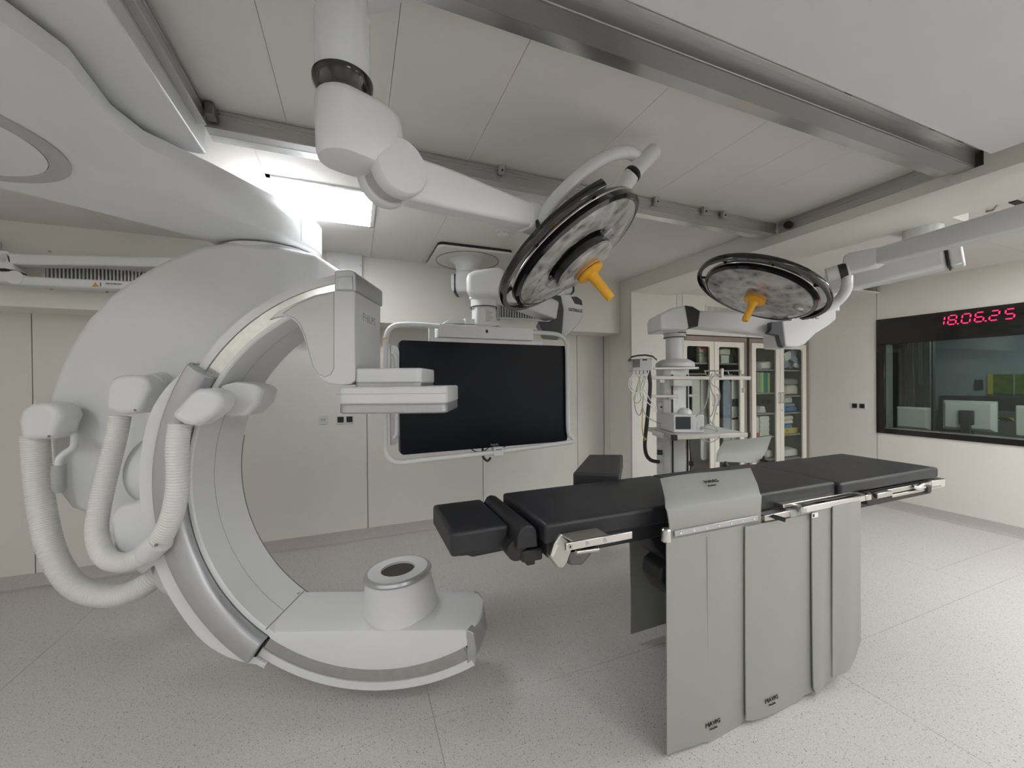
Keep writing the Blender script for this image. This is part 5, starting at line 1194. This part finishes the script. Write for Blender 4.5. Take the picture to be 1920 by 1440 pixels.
# ------------------------------------------------------------------ lead shield on the near rail
sd_ = T('radiation_shield', 'grey lead rubber table shield with upright flap and overlapping skirt panels', 'radiation shield', (1.9, 1.25, 0))
def sheet(name, grid, m, parent, th=.006, out=-Y_, bev=.0):
    nu, nv = len(grid), len(grid[0]); vs = [p_ for r_ in grid for p_ in r_]; n0 = len(vs); vs = vs+[p_-V(out)*th for p_ in vs]
    f = lambda i, j: i*nv+j; fs = []
    for i in range(nu-1):
        for j in range(nv-1): q = (f(i, j), f(i+1, j), f(i+1, j+1), f(i, j+1)); fs += [q, tuple(x+n0 for x in reversed(q))]
    rim = [f(i, 0) for i in range(nu-1)]+[f(nu-1, j) for j in range(nv-1)]+[f(nu-1-i, nv-1) for i in range(nu-1)]+[f(0, nv-1-j) for j in range(nv-1)]
    fs += [(a, rim[(k+1) % len(rim)], rim[(k+1) % len(rim)]+n0, a+n0) for k, a in enumerate(rim)]
    return B().add(vs, fs).build(name, m, parent, bevel=bev, ang=55)
YS = 1.262
fb0, fb1 = KY(1256, 1016, YS), KY(1427, 982, YS)
zfl = .5*(fb0.z+fb1.z)
m0, m1 = KY(1252, 955, YS), KY(1428, 925, YS); zm = .5*(m0.z+m1.z)
t0, t1 = KY(1239, 898, 1.44), KY(1408, 876, 1.44); zt_ = .5*(t0.z+t1.z)
flap = []
for i in range(13):
    s = i/12; col = []
    for j, (z, yy, xl, xr_) in enumerate(((zfl, YS, fb0.x, fb1.x), ((zfl+zm)/2, YS, fb0.x, fb1.x), (zm-.012, YS, m0.x, m1.x), (zm, YS+.008, m0.x, m1.x), (zm+(zt_-zm)*.33, YS+(1.44-YS)*.33, m0.x+(t0.x-m0.x)*.33, m1.x+(t1.x-m1.x)*.33), (zm+(zt_-zm)*.66, YS+(1.44-YS)*.66, m0.x+(t0.x-m0.x)*.66, m1.x+(t1.x-m1.x)*.66), (zt_, 1.44, t0.x, t1.x))):
        wob = .003*math.sin(s*9+j)*(j > 3)
        col.append(V((xl+(xr_-xl)*s, yy+wob, z+.004*math.sin(s*5)*(j > 5))))
    flap.append(col)
fo_ = sheet('upper_flap', flap, 'drape', sd_)
# clamp strip with screws
s0, s1 = KY(1265, 1001, YS-.008), KY(1421, 971, YS-.008); zs_ = .5*(s0.z+s1.z)
st_ = B().box(s0.x, s1.x, YS-.010, YS-.002, zs_-.0115, zs_+.0115).build('clamp_strip', 'silver', sd_, bevel=.002)
for i in range(7):
    x = s0.x+(s1.x-s0.x)*(.06+.147*i); B().lathe((x, YS-.010, zs_), -Y_, [(.006, 0), (.005, .0025), (0, .003)], 12).build('screw', 'chrome', st_)
fn = V((0, 1.44-YS, zt_-zm)).normalized()
q = KY(1336, 907, 1.395); 
def flap_pt(px, py):
    o = V((t0.x, YS+(1.44-YS)*.66, zm+(zt_-zm)*.66)); nn = X_.cross(fn)
    return kp(px, py, o, nn), nn
q, nn = flap_pt(1333, 905); text('MAVIG', q+nn*(.008 if nn.y < 0 else -.008), X_, fn, .026, 'lettering', 'ink', fo_, sx=1.1)
q, nn = flap_pt(1334, 912.5); text('NovaLite', q+nn*(.008 if nn.y < 0 else -.008), X_, fn, .013, 'lettering', 'ink', fo_)
# round clamp at the end of the rail
q = KY(1249, 1002, YS+.01); B().lathe(q+V((0, 0, -.03)), Z_, [(.016, 0), (.02, .004), (.02, .05), (.016, .055)], 20).build('rail_clamp', 'chrome', sd_)
steel('support_rail', q.x, KY(1470, 965, YS+.02).x, YS+.006, YS+.016, zfl+.0, zfl+.028, 'steel', .002, sd_)
# skirt panels: each px polyline of the bottom edge, left and right edges vertical
def skirt(name, xa, xb_, Y, bot, ztop, m='drape', wave=.004, ph=0., fold=None, tilt=0.):
    """bot: [(x fraction, px, py)] gives the height of the bottom edge along the panel"""
    grid = []; N = 12
    for i in range(N+1):
        s = i/N; x = xa+(xb_-xa)*s
        for (s0, z0), (s1, z1_) in zip(bot, bot[1:]):
            if s0 <= s <= s1+1e-6: zb2 = z0+(z1_-z0)*(s-s0)/max(s1-s0, 1e-6); break
        col = []
        for j in range(9):
            v_ = j/8; z = ztop+(zb2-ztop)*v_
            yy = Y+wave*math.sin(s*7+ph+v_*1.5)*(.3+v_)-(.012*max(0, v_-.86)/.14 if fold else 0)+tilt*v_
            col.append(V((x, yy, z)))
        grid.append(col)
    return sheet(name, grid, m, sd_, .005)
def zY(px, py, Y): return KY(px, py, Y).z
def xY(px, Y): return KY(px, 1150, Y).x
zt1 = zfl+.012
Y1 = 1.258
p1_ = skirt('skirt_panel', xY(1251, Y1), xY(1402, Y1), Y1, [(0, zY(1252, 1418, Y1)), (.48, zY(1325, 1388, Y1)), (.5, zY(1327, 1393, Y1)), (.84, zY(1378, 1371, Y1)), (.86, zY(1380, 1364, Y1)), (1, zY(1400, 1352, Y1))], zt1)
Y2 = 1.246
p2_ = skirt('skirt_panel', xY(1399, Y2), xY(1528, Y2), Y2, [(0, zY(1404, 1350, Y2)), (.08, zY(1410, 1352, Y2)), (.75, zY(1494, 1320, Y2)), (.77, zY(1496, 1312, Y2)), (1, zY(1526, 1296, Y2))], zt1-.005, ph=1.3)
Y3 = 1.234
p3_ = skirt('skirt_panel', xY(1524, Y3), xY(1566, Y3), Y3, [(0, zY(1525, 1290, Y3)), (.12, zY(1532, 1300, Y3)), (1, zY(1563, 1271, Y3))], zr2-.01, ph=2.1)
Y4 = 1.224
p4_ = skirt('skirt_panel', xY(1563, Y4), xY(1611, Y4+.01), Y4, [(0, zY(1564, 1272, Y4)), (.55, zY(1588, 1256, Y4)), (.8, zY(1600, 1240, Y4)), (1, zY(1610, 1205, Y4))], zr2-.01, ph=.4, tilt=.0)
for (px, py, Y, pp) in ((1337, 1356, Y1-.007, p1_), (1447, 1311, Y2-.010, p2_)):
    q = KY(px, py, Y); text('MAVIG', q, X_, Z_, .026, 'lettering', 'ink', pp, sx=1.1)
    q = KY(px+1, py+9, Y); text('NovaLite', q, X_, Z_, .012, 'lettering', 'ink', pp)
B().tube([V((xY(1326, Y1), Y1-.002, z)) for z in (zt1-.02, .6, zY(1326, 1385, Y1))], .0012, 6).build('seam', 'drape', p1_)
# ------------------------------------------------------------------ lead shield on the far rail
sf = T('radiation_shield', 'grey lead rubber shield hanging from the far rail of the table', 'radiation shield', (1.9, 1.90, 0))
YA = 1.90
def fsheet(name, pts, m, out):
    return sheet(name, pts, m, sf, .006, out)
xl, xr_ = KY(1181, 1100, YA).x, 2.75
g = []
for i in range(11):
    s = i/10; x = xl+(xr_-xl)*s; zb2 = zY(1182, 1188, YA)+.0
    g.append([V((x, YA+.004*math.sin(6*s+j), .86+(zb2-.86)*j/6)) for j in range(7)])
fsheet('skirt_panel', g, 'drape', Y_)
B().tube([V((KY(1224, 1100, YA).x, YA-.004, z)) for z in (.85, zY(1224, 1174, YA))], .002, 6).build('seam', 'drape', sf)
YF2 = 1.89
fl_ = [(1343, 866, 1425, 868), (1345, 853, 1436, 851), (1347, 848, 1440, 843), (1356, 828, 1449, 817)]
yy_ = (1.86, 1.885, 1.90, 2.02)
g = []
for i in range(11):
    s = i/10; col = []
    for (a_, b2, c2, d2), y in zip(fl_, yy_):
        p0, p1 = KY(a_, b2, y), KY(c2, d2, y); p_ = p0.lerp(p1, s); p_.y += .008*math.sin(s*8+y*40); col.append(p_)
    g.append(col)
ff = fsheet('upper_flap', g, 'drape', -Y_)
for px, py in ((1361, 871), (1433, 861)):
    q = KY(px, py, 1.845); B().lathe(q, Z_, [(.022, -.012), (.024, -.004), (.012, .006), (.008, .02)], 16).build('clamp_knob', 'black_pla', sf)
